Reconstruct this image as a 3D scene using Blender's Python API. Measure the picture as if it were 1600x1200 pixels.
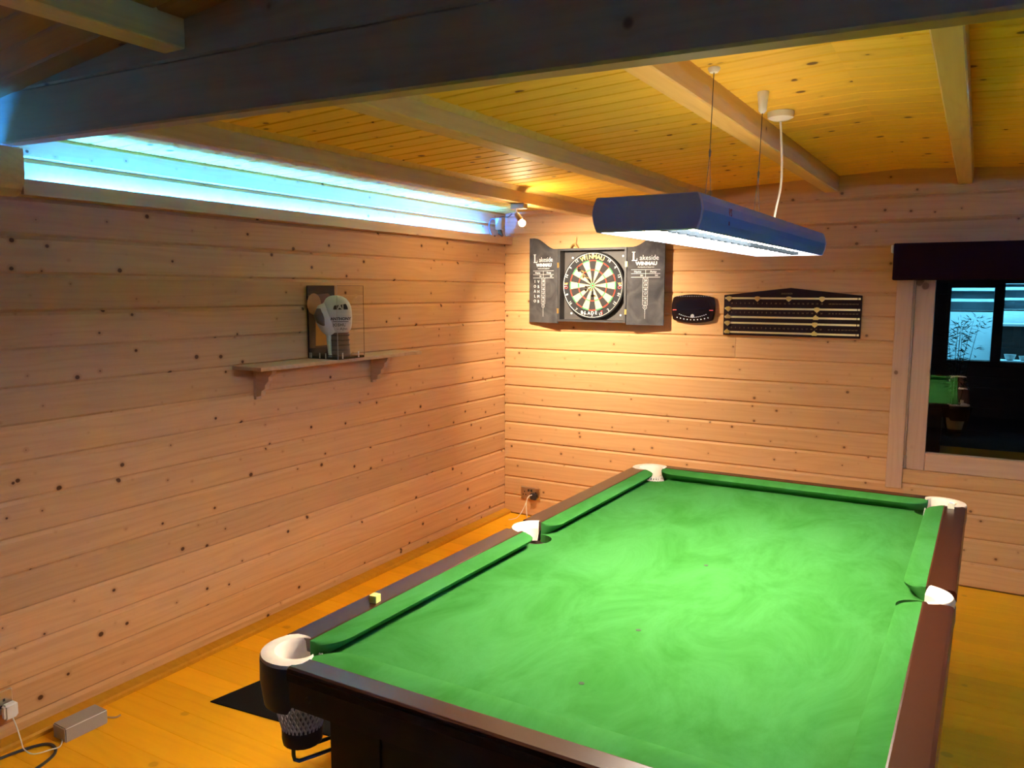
import bpy, bmesh, math, random
from mathutils import Vector, Matrix
random.seed(7)
for o in list(bpy.data.objects): bpy.data.objects.remove(o)
SC = bpy.context.scene
COL = SC.collection
PI = math.pi

# ------------------------------------------------------------------ camera, world, exposure
cam = bpy.data.objects.new('camera', bpy.data.cameras.new('camera'))
COL.objects.link(cam)
cam.data.sensor_width = 36.0
cam.data.lens = 36.0 * 1237.76 / 1600.0
cam.data.clip_start = 0.02
def cam_axes(yaw, pit, rol):
    cy, sy, cp, sp, cr, sr = math.cos(yaw), math.sin(yaw), math.cos(pit), math.sin(pit), math.cos(rol), math.sin(rol)
    f = Vector((sy*cp, cy*cp, sp)); r = Vector((cy, -sy, 0)); u = r.cross(f)
    return cr*r + sr*u, -sr*r + cr*u, f
_r, _u, _f = cam_axes(-0.524238, -0.116497, 0.0027385)
_m = Matrix((_r, _u, -_f)).transposed().to_4x4()
_m.translation = (2.929525, -4.963569, 1.634315)
cam.matrix_world = _m
SC.camera = cam

SC.view_settings.view_transform = 'Standard'
SC.view_settings.look = 'None'
SC.view_settings.exposure = 1.13
SC.view_settings.gamma = 1.0
SC.view_settings.use_curve_mapping = False
W = bpy.data.worlds.new('night'); SC.world = W; W.use_nodes = True
W.node_tree.nodes['Background'].inputs[0].default_value = (0.006, 0.009, 0.02, 1)
W.node_tree.nodes['Background'].inputs[1].default_value = 0.25

LAMP_E, UP_E, LED_E, BULB_E, SPOT_W = 54.0, 3.3, 2000.0, 420.0, 88.0

# room numbers (metres)
RW, RY, PH = 5.10, -7.0, 0.135
ZJ = 1.827           # a plank joint on the left wall
ZB = 1.762           # a plank joint on the back wall
RIDGE = 2.55
HY0, HY1 = -3.470, -3.385     # header near / far faces
def zc(x): return 2.185 + 0.05*min(x, RIDGE) - 0.05*max(0, x - RIDGE)
def zn(x): return 2.250 + 0.108*min(x, RIDGE) - 0.108*max(0, x - RIDGE)

# ------------------------------------------------------------------ helpers
def tag(o, label=None, cat=None, group=None, kind=None):
    if label: o['label'] = label
    if cat: o['category'] = cat
    if group: o['group'] = group
    if kind: o['kind'] = kind
    return o
def empty(name, loc=(0, 0, 0), rz=0.0, parent=None):
    o = bpy.data.objects.new(name, None); COL.objects.link(o)
    o.location = loc; o.rotation_euler = (0, 0, rz); o.empty_display_size = 0.05
    if parent: o.parent = parent
    return o
def thing(name, label, cat, loc=(0, 0, 0), rz=0.0, group=None):
    return tag(empty(name, loc, rz), label, cat, group)
def struct(name, loc=(0, 0, 0)):
    return tag(empty(name, loc), kind='structure')
class MB:
    """collects geometry for ONE mesh object; several materials allowed"""
    def __init__(s): s.v = []; s.f = []; s.m = []; s.mi = 0
    def add(s, vs, fs, mat=None):
        n = len(s.v); s.v += [tuple(v) for v in vs]
        for f in fs: s.f.append(tuple(i+n for i in f)); s.m.append(s.mi)
        return s
    def box(s, x0, x1, y0, y1, z0, z1):
        x0, x1 = sorted((x0, x1)); y0, y1 = sorted((y0, y1)); z0, z1 = sorted((z0, z1))
        return s.add([(x0,y0,z0),(x1,y0,z0),(x1,y1,z0),(x0,y1,z0),(x0,y0,z1),(x1,y0,z1),(x1,y1,z1),(x0,y1,z1)],
                     [(0,3,2,1),(4,5,6,7),(0,1,5,4),(1,2,6,5),(2,3,7,6),(3,0,4,7)])
    def prism(s, pts, a, b, axis='x'):
        """closed 2-D outline extruded between a and b along an axis"""
        n = len(pts)
        def P(p, t):
            return {'x': (t, p[0], p[1]), 'y': (p[0], t, p[1]), 'z': (p[0], p[1], t)}[axis]
        vs = [P(p, a) for p in pts] + [P(p, b) for p in pts]
        fs = [tuple(range(n))[::-1], tuple(range(n, 2*n))] + [(i, (i+1) % n, n+(i+1) % n, n+i) for i in range(n)]
        return s.add(vs, fs)
    def tube(s, path, r, n=8, cap=True):
        path = [Vector(p) for p in path]; k = len(path); vs = []; fs = []
        rr = r if isinstance(r, (list, tuple)) else [r]*k
        prev = None
        for i, p in enumerate(path):
            t = (path[min(i+1, k-1)] - path[max(i-1, 0)]).normalized()
            if prev is None:
                a = Vector((0, 0, 1)) if abs(t.z) < .9 else Vector((1, 0, 0))
                u = t.cross(a).normalized()
            else:
                u = (prev - t*prev.dot(t)).normalized()
            prev = u; w = t.cross(u)
            for j in range(n):
                a = 2*PI*j/n; vs.append(p + rr[i]*(math.cos(a)*u + math.sin(a)*w))
        for i in range(k-1):
            for j in range(n):
                fs.append((i*n+j, i*n+(j+1) % n, (i+1)*n+(j+1) % n, (i+1)*n+j))
        if cap: fs += [tuple(range(n))[::-1], tuple(range((k-1)*n, k*n))]
        return s.add(vs, fs)
    def lathe(s, prof, n=24, c=(0, 0, 0), axis='z'):
        vs = []; fs = []; k = len(prof)
        for (r, h) in prof:
            for j in range(n):
                a = 2*PI*j/n; x, y = r*math.cos(a), r*math.sin(a)
                p = (x, y, h) if axis == 'z' else ((x, h, y) if axis == 'y' else (h, x, y))
                vs.append((p[0]+c[0], p[1]+c[1], p[2]+c[2]))
        for i in range(k-1):
            for j in range(n):
                fs.append((i*n+j, i*n+(j+1) % n, (i+1)*n+(j+1) % n, (i+1)*n+j))
        fs += [tuple(range(n))[::-1], tuple(range((k-1)*n, k*n))]
        return s.add(vs, fs)
    def loft(s, rings, cap=True):
        n = len(rings[0]); vs = [p for r in rings for p in r]; fs = []
        for i in range(len(rings)-1):
            for j in range(n):
                fs.append((i*n+j, i*n+(j+1) % n, (i+1)*n+(j+1) % n, (i+1)*n+j))
        if cap: fs += [tuple(range(n))[::-1], tuple(range((len(rings)-1)*n, len(rings)*n))]
        return s.add(vs, fs)
    def mesh(s, name, mats, smooth=False, bevel=0, seg=1):
        me = bpy.data.meshes.new(name); me.from_pydata(s.v, [], s.f)
        for i, p in enumerate(me.polygons): p.material_index = s.m[i]
        bm = bmesh.new(); bm.from_mesh(me)
        bmesh.ops.recalc_face_normals(bm, faces=bm.faces)
        if bevel:
            es = [e for e in bm.edges if len(e.link_faces) == 2 and e.calc_face_angle(0) > .5]
            bmesh.ops.bevel(bm, geom=es, offset=bevel, segments=seg, affect='EDGES', clamp_overlap=True)
        bm.to_mesh(me); bm.free()
        for m in (mats if isinstance(mats, (list, tuple)) else [mats]): me.materials.append(m)
        if smooth:
            for p in me.polygons: p.use_smooth = True
            try: me.set_sharp_from_angle(angle=math.radians(40))
            except Exception: pass
        return me
    def build(s, name, mats, parent=None, loc=(0, 0, 0), rot=(0, 0, 0), **kw):
        return link(name, s.mesh(name, mats, **kw), parent, loc, rot)
def link(name, me, parent=None, loc=(0, 0, 0), rot=(0, 0, 0)):
    o = bpy.data.objects.new(name, me); COL.objects.link(o)
    o.location = loc; o.rotation_euler = rot
    if parent: o.parent = parent
    return o
def copy_tree(o, parent=None):
    c = o.copy(); COL.objects.link(c)
    if parent: c.parent = parent
    for ch in o.children: copy_tree(ch, c)
    return c
def circ(cx, cy, r, n=24, a0=0, a1=2*PI, ry=None):
    ry = ry or r
    full = abs(a1-a0-2*PI) < 1e-6
    return [(cx+r*math.cos(a0+(a1-a0)*i/(n if full else n-1)), cy+ry*math.sin(a0+(a1-a0)*i/(n if full else n-1))) for i in range(n)]
def text(body, size, mat, parent, name='lettering', loc=(0, 0, 0), rot=(PI/2, 0, 0), align='CENTER', extr=0.0004, sx=1.0, bold=0.0, space=1.0):
    cu = bpy.data.curves.new('t', 'FONT'); cu.body = body; cu.size = size; cu.align_x = align; cu.align_y = 'CENTER'
    cu.extrude = extr; cu.offset = bold; cu.space_character = space; cu.resolution_u = 2
    o = bpy.data.objects.new('t', cu); COL.objects.link(o)
    me = bpy.data.meshes.new_from_object(o.evaluated_get(bpy.context.evaluated_depsgraph_get()))
    bpy.data.objects.remove(o); bpy.data.curves.remove(cu)
    for v in me.vertices: v.co.x *= sx
    me.materials.clear(); me.materials.append(mat); me.name = name
    return link(name, me, parent, loc, rot)
def join_meshes(name, objs, mat, parent):
    """several small lettering objects under one parent become one part"""
    bm = bmesh.new()
    for o in objs:
        M_ = o.matrix_basis.copy(); t = bmesh.new(); t.from_mesh(o.data); t.transform(M_)
        me = bpy.data.meshes.new('x'); t.to_mesh(me); t.free(); bm.from_mesh(me); bpy.data.meshes.remove(me)
    me = bpy.data.meshes.new(name); bm.to_mesh(me); bm.free(); me.materials.append(mat)
    for o in objs: bpy.data.objects.remove(o)
    o = link(name, me, parent); o['kind'] = 'stuff'; return o

# ------------------------------------------------------------------ materials
def nodes(name):
    m = bpy.data.materials.new(name); m.use_nodes = True
    nt = m.node_tree; return m, nt, nt.nodes, nt.links, nt.nodes['Principled BSDF']
def plain(name, col, rough=.5, metal=0.0, spec=.5, noise=0.0, nscale=30, bump=0.0, coat=0.0):
    m, nt, N, L, b = nodes(name)
    b.inputs['Base Color'].default_value = (*col, 1); b.inputs['Roughness'].default_value = rough
    b.inputs['Metallic'].default_value = metal; b.inputs['Specular IOR Level'].default_value = spec
    b.inputs['Coat Weight'].default_value = coat
    tc = N.new('ShaderNodeTexCoord'); nz = N.new('ShaderNodeTexNoise'); nz.inputs['Scale'].default_value = nscale
    nz.inputs['Detail'].default_value = 4
    L.new(tc.outputs['Object'], nz.inputs['Vector'])
    mx = N.new('ShaderNodeMix'); mx.data_type = 'RGBA'
    mx.inputs['A'].default_value = (*[c*(1-noise) for c in col], 1); mx.inputs['B'].default_value = (*[min(1, c*(1+noise)) for c in col], 1)
    L.new(nz.outputs['Fac'], mx.inputs['Factor']); L.new(mx.outputs['Result'], b.inputs['Base Color'])
    if bump:
        bp = N.new('ShaderNodeBump'); bp.inputs['Strength'].default_value = bump; bp.inputs['Distance'].default_value = .002
        L.new(nz.outputs['Fac'], bp.inputs['Height']); L.new(bp.outputs['Normal'], b.inputs['Normal'])
    return m
def emit(name, col, strength, base=(0.8, 0.8, 0.8)):
    m, nt, N, L, b = nodes(name)
    b.inputs['Base Color'].default_value = (*base, 1)
    b.inputs['Emission Color'].default_value = (*col, 1); b.inputs['Emission Strength'].default_value = strength
    return m
def wood(name, light, dark, knot=(.10, .04, .015), rough=.55, knots=1.0, grain=1.0, tint=.12, spec=.12, ks=7.5, plane='xz', ring=.12, dens=.35):
    """softwood: long grain along local X, round knots in the X-Z (or X-Y) face, each piece offset at random"""
    m, nt, N, L, b = nodes(name)
    tc = N.new('ShaderNodeTexCoord'); oi = N.new('ShaderNodeObjectInfo')
    def math_(op, a, bb=None, c=None):
        n = N.new('ShaderNodeMath'); n.operation = op
        for i, v in enumerate((a, bb, c)):
            if v is None: continue
            if isinstance(v, (int, float)): n.inputs[i].default_value = v
            else: L.new(v, n.inputs[i])
        return n.outputs[0]
    def vmul(v, k):
        n = N.new('ShaderNodeVectorMath'); n.operation = 'MULTIPLY'; L.new(v, n.inputs[0]); n.inputs[1].default_value = k; return n.outputs[0]
    off = N.new('ShaderNodeCombineXYZ')
    L.new(math_('MULTIPLY', oi.outputs['Random'], 37.0), off.inputs[0]); L.new(math_('MULTIPLY', oi.outputs['Random'], 11.3), off.inputs[2])
    L.new(math_('MULTIPLY', oi.outputs['Random'], 23.1), off.inputs[1])
    ad = N.new('ShaderNodeVectorMath'); ad.operation = 'ADD'; L.new(tc.outputs['Object'], ad.inputs[0]); L.new(off.outputs[0], ad.inputs[1])
    P = ad.outputs[0]
    # knots
    vo = N.new('ShaderNodeTexVoronoi'); vo.feature = 'F1'; vo.inputs['Scale'].default_value = ks
    if plane == 'xyz': L.new(P, vo.inputs['Vector'])
    else:
        vo.voronoi_dimensions = '2D'
        sq = N.new('ShaderNodeSeparateXYZ'); L.new(P, sq.inputs[0]); cq = N.new('ShaderNodeCombineXYZ')
        L.new(sq.outputs[0], cq.inputs[0]); L.new(math_('MULTIPLY', sq.outputs[2 if plane == 'xz' else 1], 1.1), cq.inputs[1]); L.new(cq.outputs[0], vo.inputs['Vector'])
    sep = N.new('ShaderNodeSeparateColor'); L.new(vo.outputs['Color'], sep.inputs[0])
    rad = math_('MULTIPLY', math_('SUBTRACT', sep.outputs[0], dens), .15)      # some cells have no knot
    kd = math_('SUBTRACT', vo.outputs['Distance'], rad)
    kn = N.new('ShaderNodeMapRange'); kn.interpolation_type = 'SMOOTHSTEP'
    L.new(kd, kn.inputs[0]); kn.inputs[1].default_value = .025; kn.inputs[2].default_value = -.01; kn.inputs[3].default_value = 0; kn.inputs[4].default_value = knots
    halo = N.new('ShaderNodeMapRange'); halo.interpolation_type = 'SMOOTHSTEP'
    L.new(kd, halo.inputs[0]); halo.inputs[1].default_value = .12; halo.inputs[2].default_value = 0; halo.inputs[3].default_value = 0; halo.inputs[4].default_value = .35*knots
    # grain
    dn = N.new('ShaderNodeTexNoise'); L.new(vmul(P, (1.1, 4, 9)), dn.inputs['Vector']); dn.inputs['Scale'].default_value = 1.0; dn.inputs['Detail'].default_value = 2
    g1 = N.new('ShaderNodeTexNoise'); L.new(vmul(P, (1.6, 60, 60)), g1.inputs['Vector']); g1.inputs['Scale'].default_value = 1; g1.inputs['Detail'].default_value = 5; g1.inputs['Roughness'].default_value = .65
    sz = N.new('ShaderNodeSeparateXYZ'); L.new(P, sz.inputs[0])
    rsin = math_('SINE', math_('ADD', math_('MULTIPLY', math_('ADD', sz.outputs[2], math_('MULTIPLY', sz.outputs[1], .6)), 150.0), math_('ADD', math_('MULTIPLY', dn.outputs['Fac'], 34.0), math_('MULTIPLY', halo.outputs[0], 9.0))))
    ringp = math_('POWER', math_('ADD', math_('MULTIPLY', rsin, .5), .5), 3.0)
    fac = math_('ADD', math_('MULTIPLY', g1.outputs['Fac'], .55*grain), math_('MULTIPLY', ringp, ring*grain))
    mx = N.new('ShaderNodeMix'); mx.data_type = 'RGBA'; mx.inputs['A'].default_value = (*light, 1); mx.inputs['B'].default_value = (*dark, 1)
    L.new(math_('ADD', fac, halo.outputs[0]), mx.inputs['Factor'])
    hs = N.new('ShaderNodeHueSaturation'); L.new(mx.outputs['Result'], hs.inputs['Color'])
    L.new(math_('ADD', math_('MULTIPLY', oi.outputs['Random'], tint), 1-tint/2), hs.inputs['Value'])
    mk = N.new('ShaderNodeMix'); mk.data_type = 'RGBA'; L.new(hs.outputs[0], mk.inputs['A']); mk.inputs['B'].default_value = (*knot, 1)
    L.new(kn.outputs[0], mk.inputs['Factor'])
    L.new(mk.outputs['Result'], b.inputs['Base Color'])
    b.inputs['Roughness'].default_value = rough; b.inputs['Specular IOR Level'].default_value = spec
    bp = N.new('ShaderNodeBump'); bp.inputs['Strength'].default_value = .12; bp.inputs['Distance'].default_value = .001
    L.new(g1.outputs['Fac'], bp.inputs['Height']); L.new(bp.outputs['Normal'], b.inputs['Normal'])
    return m
def glass(name, refl, rough=0.0, tint=(1, 1, 1)):
    m, nt, N, L, b = nodes(name); N.remove(b)
    out = N['Material Output']; t = N.new('ShaderNodeBsdfTransparent'); t.inputs[0].default_value = (*tint, 1)
    g = N.new('ShaderNodeBsdfGlossy'); g.inputs['Roughness'].default_value = rough
    lw = N.new('ShaderNodeLayerWeight'); lw.inputs[0].default_value = .5
    pw = N.new('ShaderNodeMath'); pw.operation = 'POWER'; L.new(lw.outputs['Facing'], pw.inputs[0]); pw.inputs[1].default_value = 4.0
    ma = N.new('ShaderNodeMath'); ma.operation = 'MULTIPLY_ADD'; ma.use_clamp = True
    L.new(pw.outputs[0], ma.inputs[0]); ma.inputs[1].default_value = .7; ma.inputs[2].default_value = refl
    mx = N.new('ShaderNodeMixShader'); L.new(ma.outputs[0], mx.inputs[0]); L.new(t.outputs[0], mx.inputs[1]); L.new(g.outputs[0], mx.inputs[2])
    L.new(mx.outputs[0], out.inputs[0]); return m

PINE = wood('pine_wall', (.66, .375, .165), (.40, .185, .06), tint=.22, dens=.52)
PINEBK = wood('pine_back_wall', (.66, .375, .165), (.40, .185, .06), tint=.14, dens=.60, knots=.8)
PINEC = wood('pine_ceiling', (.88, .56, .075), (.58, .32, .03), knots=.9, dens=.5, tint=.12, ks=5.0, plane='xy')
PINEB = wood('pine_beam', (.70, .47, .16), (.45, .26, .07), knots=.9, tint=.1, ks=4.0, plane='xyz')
PINENEAR = wood('pine_near_ceiling_shaded', (.34, .17, .04), (.22, .09, .015), knots=.9, tint=.12, ks=5.0, plane='xy', dens=.5)  # shaded copy of the ceiling pine; the near bay's dimness is in the colour
PINET = wood('pine_trim', (.58, .36, .22), (.40, .22, .12), knots=.7, ks=4.0, rough=.45)
HEADW = wood('header_wood_shaded', (.42, .28, .12), (.28, .16, .06), knots=.8, tint=.08, ks=4.0, plane='xyz')  # darkened pine: gloom of the unlit near bay is put into its colour
FLOORM = wood('floor_boards', (1.0, .46, .014), (.80, .31, .006), knots=.22, tint=.16, rough=.42, spec=.14, ks=3.5, plane='xy', dens=.5)
SHELFW = wood('shelf_wood', (.55, .36, .20), (.32, .17, .08), knots=.3, ks=4.0)
MAHOG = wood('mahogany', (.055, .014, .005), (.016, .004, .002), knots=0, tint=.05, rough=.27, spec=.6)
DARKW = plain('dark_table_frame', (.022, .009, .007), .4, noise=.3)
DARKIN = plain('groove_dark', (.16, .09, .05), .9)
BLACK = plain('black_iron', (.012, .011, .011), .45)
LEATHW = plain('cream_leather', (.80, .66, .52), .5, noise=.12, nscale=60, bump=.1)
LEATHD = plain('dark_brown_leather', (.045, .026, .02), .5, noise=.2, nscale=40, bump=.15)
NETM = plain('net_cord', (.72, .66, .58), .8)
WHITEP = plain('white_plastic', (.78, .76, .74), .35)
GREYP = plain('grey_plastic', (.30, .28, .27), .45)
CHROME = plain('brushed_steel', (.55, .50, .45), .3, 1.0)
BRASS = plain('brass', (.80, .58, .20), .3, .85)
RUBBER = plain('black_rubber_mat', (.010, .009, .009), .95, spec=.1, noise=.2, nscale=200, bump=.3)
BLINDM = plain('maroon_blind_fabric', (.012, .002, .003), .9, spec=.05, noise=.2, nscale=300, bump=.2)

def cloth_mat():
    m, nt, N, L, b = nodes('green_baize')
    tc = N.new('ShaderNodeTexCoord')
    n1 = N.new('ShaderNodeTexNoise'); n1.inputs['Scale'].default_value = 5; n1.inputs['Detail'].default_value = 6; n1.inputs['Roughness'].default_value = .7; n1.inputs['Distortion'].default_value = .8
    n2 = N.new('ShaderNodeTexNoise'); n2.inputs['Scale'].default_value = 900; n2.inputs['Detail'].default_value = 2
    mp = N.new('ShaderNodeMapping'); mp.inputs['Scale'].default_value = (1, .55, 1); mp.inputs['Rotation'].default_value = (0, 0, .5)
    L.new(tc.outputs['Object'], mp.inputs[0]); L.new(mp.outputs[0], n1.inputs['Vector']); L.new(tc.outputs['Object'], n2.inputs['Vector'])
    cr = N.new('ShaderNodeValToRGB'); L.new(n1.outputs['Fac'], cr.inputs[0])
    cr.color_ramp.elements[0].position = .32; cr.color_ramp.elements[0].color = (.028, .138, .020, 1)
    cr.color_ramp.elements[1].position = .72; cr.color_ramp.elements[1].color = (.049, .196, .047, 1)
    L.new(cr.outputs[0], b.inputs['Base Color'])
    b.inputs['Roughness'].default_value = .95; b.inputs['Specular IOR Level'].default_value = .02
    b.inputs['Sheen Weight'].default_value = 0.0; b.inputs['Sheen Tint'].default_value = (.5, 1, .5, 1)
    bp = N.new('ShaderNodeBump'); bp.inputs['Strength'].default_value = .25; bp.inputs['Distance'].default_value = .001
    L.new(n2.outputs['Fac'], bp.inputs['Height']); L.new(bp.outputs['Normal'], b.inputs['Normal'])
    return m
BAIZE = cloth_mat()

# ------------------------------------------------------------------ room shell
_cache = {}
def plank(parent, Ln, h, t, ch, mat, loc, rot=(0, 0, 0), name='plank'):
    """board along local X from 0..Ln, visible face at local y=0 facing -y, thickness t behind it, height 0..h, chamfered long edges"""
    k = (round(Ln, 3), round(h, 4), t, ch, mat.name, name)
    if k not in _cache:
        mb = MB(); mb.prism([(ch, 0), (0, ch), (0, h-ch*1.6), (ch, h), (t, h), (t, 0)], 0, Ln, 'x')
        _cache[k] = mb.mesh(name, mat)
    return link(name, _cache[k], parent, loc, rot)

# left wall: face at x = 0, boards run along y
wl = struct('wall_left')
MB().box(-.10, -.046, RY, .05, 0, 2.25).build('backing', DARKIN, wl)
z = ZJ
while z > PH: z -= PH
lv = [0.0] + [z + PH*i for i in range(0, 17) if z + PH*i < 2.2]
for i, za in enumerate(lv):
    zb_ = lv[i+1] if i+1 < len(lv) else 2.1865
    plank(wl, 7.0, zb_-za, .046, .009, PINE, (0, RY, za), (0, 0, PI/2))
# back wall: face at y = 0, boards run along x, window opening cut out
WX0, WX1, WZ0, WZ1 = 2.622, 3.72, .632, 1.80
wb = struct('wall_back')
mbk = MB()
for a in ((-.1, WX0, 0, 2.4), (WX1, RW+.1, 0, 2.4), (WX0, WX1, 0, WZ0), (WX0, WX1, WZ1, 2.4)): mbk.box(a[0], a[1], .046, .10, a[2], a[3])
mbk.build('backing', DARKIN, wb)
z = ZB
while z > PH: z -= PH
bl = [0.0] + [z + PH*i for i in range(0, 18) if z + PH*i < 2.27]
if bl[1] < .03: bl.pop(1)
for i, za in enumerate(bl):
    zb_ = bl[i+1] if i+1 < len(bl) else 2.40
    if zb_ <= WZ0+.03 or za >= WZ1-.03:
        plank(wb, RW, zb_-za, .046, .009, PINEBK, (0, 0, za))
    else:
        top = min(zb_, 9)
        if abs(za-1.222) < .01:            # this course is butt jointed
            plank(wb, 1.665, zb_-za, .046, .009, PINEBK, (0, 0, za)); plank(wb, WX0-1.667, zb_-za, .046, .009, PINEBK, (1.667, 0, za))
        else:
            plank(wb, WX0, zb_-za, .046, .009, PINEBK, (0, 0, za))
        plank(wb, RW-WX1, zb_-za, .046, .009, PINEBK, (WX1, 0, za))
# fill the part courses above and below the opening
for za, zb_ in zip(bl, bl[1:]):
    if za < WZ0 < zb_ and zb_ > WZ0+.03: plank(wb, WX1-WX0, WZ0-za, .046, .009, PINEBK, (WX0, 0, za))
    if za < WZ1 < zb_ and za < WZ1-.03: plank(wb, WX1-WX0, zb_-WZ1, .046, .009, PINEBK, (WX0, 0, WZ1))
# right and rear walls (outside the frame; they close the room)
DST = plain('dark_bounce_cut_wall', (.05, .03, .02), .7, noise=.2)  # unseen planks given a dark colour to cut bounced light
wr = struct('wall_right')
for i in range(16): plank(wr, 7.0, PH, .046, .009, PINE if i > 13 else DST, (RW, 0, i*PH), (0, 0, -PI/2))
MB().box(RW+.046, RW+.10, RY, .05, 0, 2.3).build('backing', DARKIN, wr)
wf = struct('wall_rear')
for i in range(18): plank(wf, RW, PH, .046, .009, DST, (RW, RY, i*PH), (0, 0, PI))
MB().box(-.1, RW+.1, RY-.1, RY-.046, 0, 2.7).build('backing', DARKIN, wf)
# floor: boards along x
fl = struct('floor')
MB().box(-.1, RW+.1, RY-.1, .10, -.10, -.022).build('subfloor', DARKIN, fl)
FBW = .1255
MB().box(.06, RW-.001, RY+.001, -4.55, .0005, .008).build('bounce_cut_sheet', plain('bounce_cut_dark', (.02, .018, .02), .95, noise=.3, nscale=200), fl)  # added unseen dark sheet, soaks up light bouncing off the near floor
y = -2.9425
while y < 0: y += FBW
i = 0
while y > RY:
    y0 = y - FBW
    ya, yb = max(y0, RY), min(y, 0.0)
    if yb-ya > .01:
        k = ('fl', round(yb-ya, 3), i % 4)
        if k not in _cache:
            hh = yb-ya; mb = MB(); mb.prism([(0, -.022), (0, -.0012), (.0012, 0), (hh-.0012, 0), (hh, -.0012), (hh, -.022)], 0, RW, 'x'); _cache[k] = mb.mesh('plank', FLOORM)
        link('plank', _cache[k], fl, (0, ya, 0))
    y = y0; i += 1
# ceiling of the snooker bay: boards along x on a shallow gable, rafters along y
ce = struct('ceiling')
sl = math.atan(.05); BW = .1045
def roof_boards(parent, ya, yb, zf, slope, w, mat):
    a = math.atan(slope); y = yb
    while y > ya+.01:
        h = min(w, y-ya)
        for side in (0, 1):
            Ln = (RIDGE if side == 0 else RW-RIDGE)/math.cos(a) + .02
            k = ('roof', round(h, 3), side, slope)
            if k not in _cache:
                mb = MB(); c = .006; h_ = h; h = h-.0035
                mb.prism([(0, .018), (0, c), (c, 0), (h-c, 0), (h, c), (h, .018)], 0, Ln, 'x'); h = h_; _cache[k] = mb.mesh('board', mat)
            x0 = -.02 if side == 0 else RIDGE
            zz = zf(0)-.02*slope if side == 0 else zf(RIDGE)
            link('board', _cache[k], parent, (x0, y-h, zz), (0, -a if side == 0 else a, 0))
        y -= h
roof_boards(ce, HY1-.02, .045, zc, .05, BW, PINEC)
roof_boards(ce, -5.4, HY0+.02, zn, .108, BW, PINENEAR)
MB().prism([(-.1, zc(0)+.03), (RIDGE, zc(RIDGE)+.035), (RW+.1, zc(RW)+.03), (RW+.1, 2.75), (-.1, 2.75)], HY1-.02, .10, 'y').build('roof_deck', DARKIN, ce)
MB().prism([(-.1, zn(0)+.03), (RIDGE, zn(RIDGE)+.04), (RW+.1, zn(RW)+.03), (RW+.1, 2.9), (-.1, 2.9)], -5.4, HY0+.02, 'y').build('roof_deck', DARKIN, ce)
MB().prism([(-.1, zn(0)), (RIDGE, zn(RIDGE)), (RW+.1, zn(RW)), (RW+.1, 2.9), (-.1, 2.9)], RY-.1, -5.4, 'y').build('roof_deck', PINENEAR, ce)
def rafter(xl, xr, zb_, skew, ya, yb, zf):
    """beam along y; x given at y = 0 for both bottom edges, drifting by skew per metre"""
    Ln = yb-ya; w = xr-xl
    mb = MB(); c = .004
    zt = zf(xl+skew*(ya+yb)/2+w/2)+.012
    mb.prism([(0, zt-zb_), (0, c), (c, 0), (w-c, 0), (w, c), (w, zt-zb_)], 0, Ln, 'x')
    me = mb.mesh('beam', PINEB)
    # local x along world y
    a = math.atan(skew)
    return link('beam', me, ce, (xr+skew*yb, yb, zb_), (0, 0, -PI/2-a))
def rafter2(xl, xr, zb_, skew, ya, yb, zf):
    mb = MB(); w = xr-xl; Ln = yb-ya; c = .004
    zt = zf((xl+xr)/2+skew*(ya+yb)/2)+.012
    # outline in (local y, z) extruded along local x ; local x -> world -y after rotation, local y -> world x
    mb.prism([(0, zt-zb_), (0, c), (c, 0), (w-c, 0), (w, c), (w, zt-zb_)], 0, Ln, 'x')
    return link('beam', mb.mesh('beam', PINEB), ce, (xl+skew*yb, yb, zb_), (0, 0, -PI/2-math.atan(skew)))
for (xl, xr, zb_, sk) in ((.632, .705, 2.132, .030), (1.355, 1.447, 2.176, .030), (2.148, 2.224, 2.207, .015), (2.823, 2.893, 2.211, .005), (3.56, 3.65, 2.176, 0), (4.38, 4.46, 2.135, 0)):
    rafter2(xl, xr, zb_, sk, HY1+.001, -.001, zc)
for (xr, sk_) in ((.705, .030), (1.447, .030)):
    zz = zc(xr)
    mo = MB().prism([(xr+.001, zz-.024), (xr+.001, zz+.002), (xr+.026, zz+.002), (xr+.020, zz-.004), (xr+.007, zz-.017)], HY1+.001, -.001, 'y').build('moulding', PINEB, ce)
    for v in mo.data.vertices: v.co.x += sk_*v.co.y
for (xl, xr) in ((.95, 1.04), (2.5, 2.6), (4.06, 4.15)):
    x = (xl+xr)/2; rafter2(xl, xr, zn(x)-.073, 0, -5.4, HY0-.001, zn)
# header: log partition above the wide opening between the two bays
he = struct('trim_1', (0, 0, 2.1185)); he.rotation_euler = (0, math.atan(.0169), 0)
def header_plank(z0, z1, low):
    mb = MB(); c = .006; y0, y1 = HY0, HY1
    if low: pts = [(y0, z0+c), (y0+c, z0), (y0+.052, z0), (y0+.054, z0+.014), (y1-.004, z0+.014), (y1, z0+.018), (y1, z1-c), (y1-c, z1), (y0+c, z1), (y0, z1-c)]
    else: pts = [(y0, z0+c), (y0+c, z0), (y1-c, z0), (y1, z0+c), (y1, z1-c), (y1-c, z1), (y0+c, z1), (y0, z1-c)]
    mb.prism(pts, .001, RW-.001, 'x'); return mb.build('plank', HEADW, he)
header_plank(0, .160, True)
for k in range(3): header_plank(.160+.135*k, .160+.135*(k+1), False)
# stub of log carrying the header, rounded lower corner
st = tag(empty('trim_2'), kind='structure')
pts = [(.0005, 2.118), (.074, 2.1165)] + [(.002+.072*math.cos(a), 2.035+.078*math.sin(a)) for a in [-PI/2*i/10 for i in range(0, 11)]] + [(.0005, 1.957)]
MB().prism(pts, HY0, HY1, 'y').build('log_end', PINEB, st)
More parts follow.
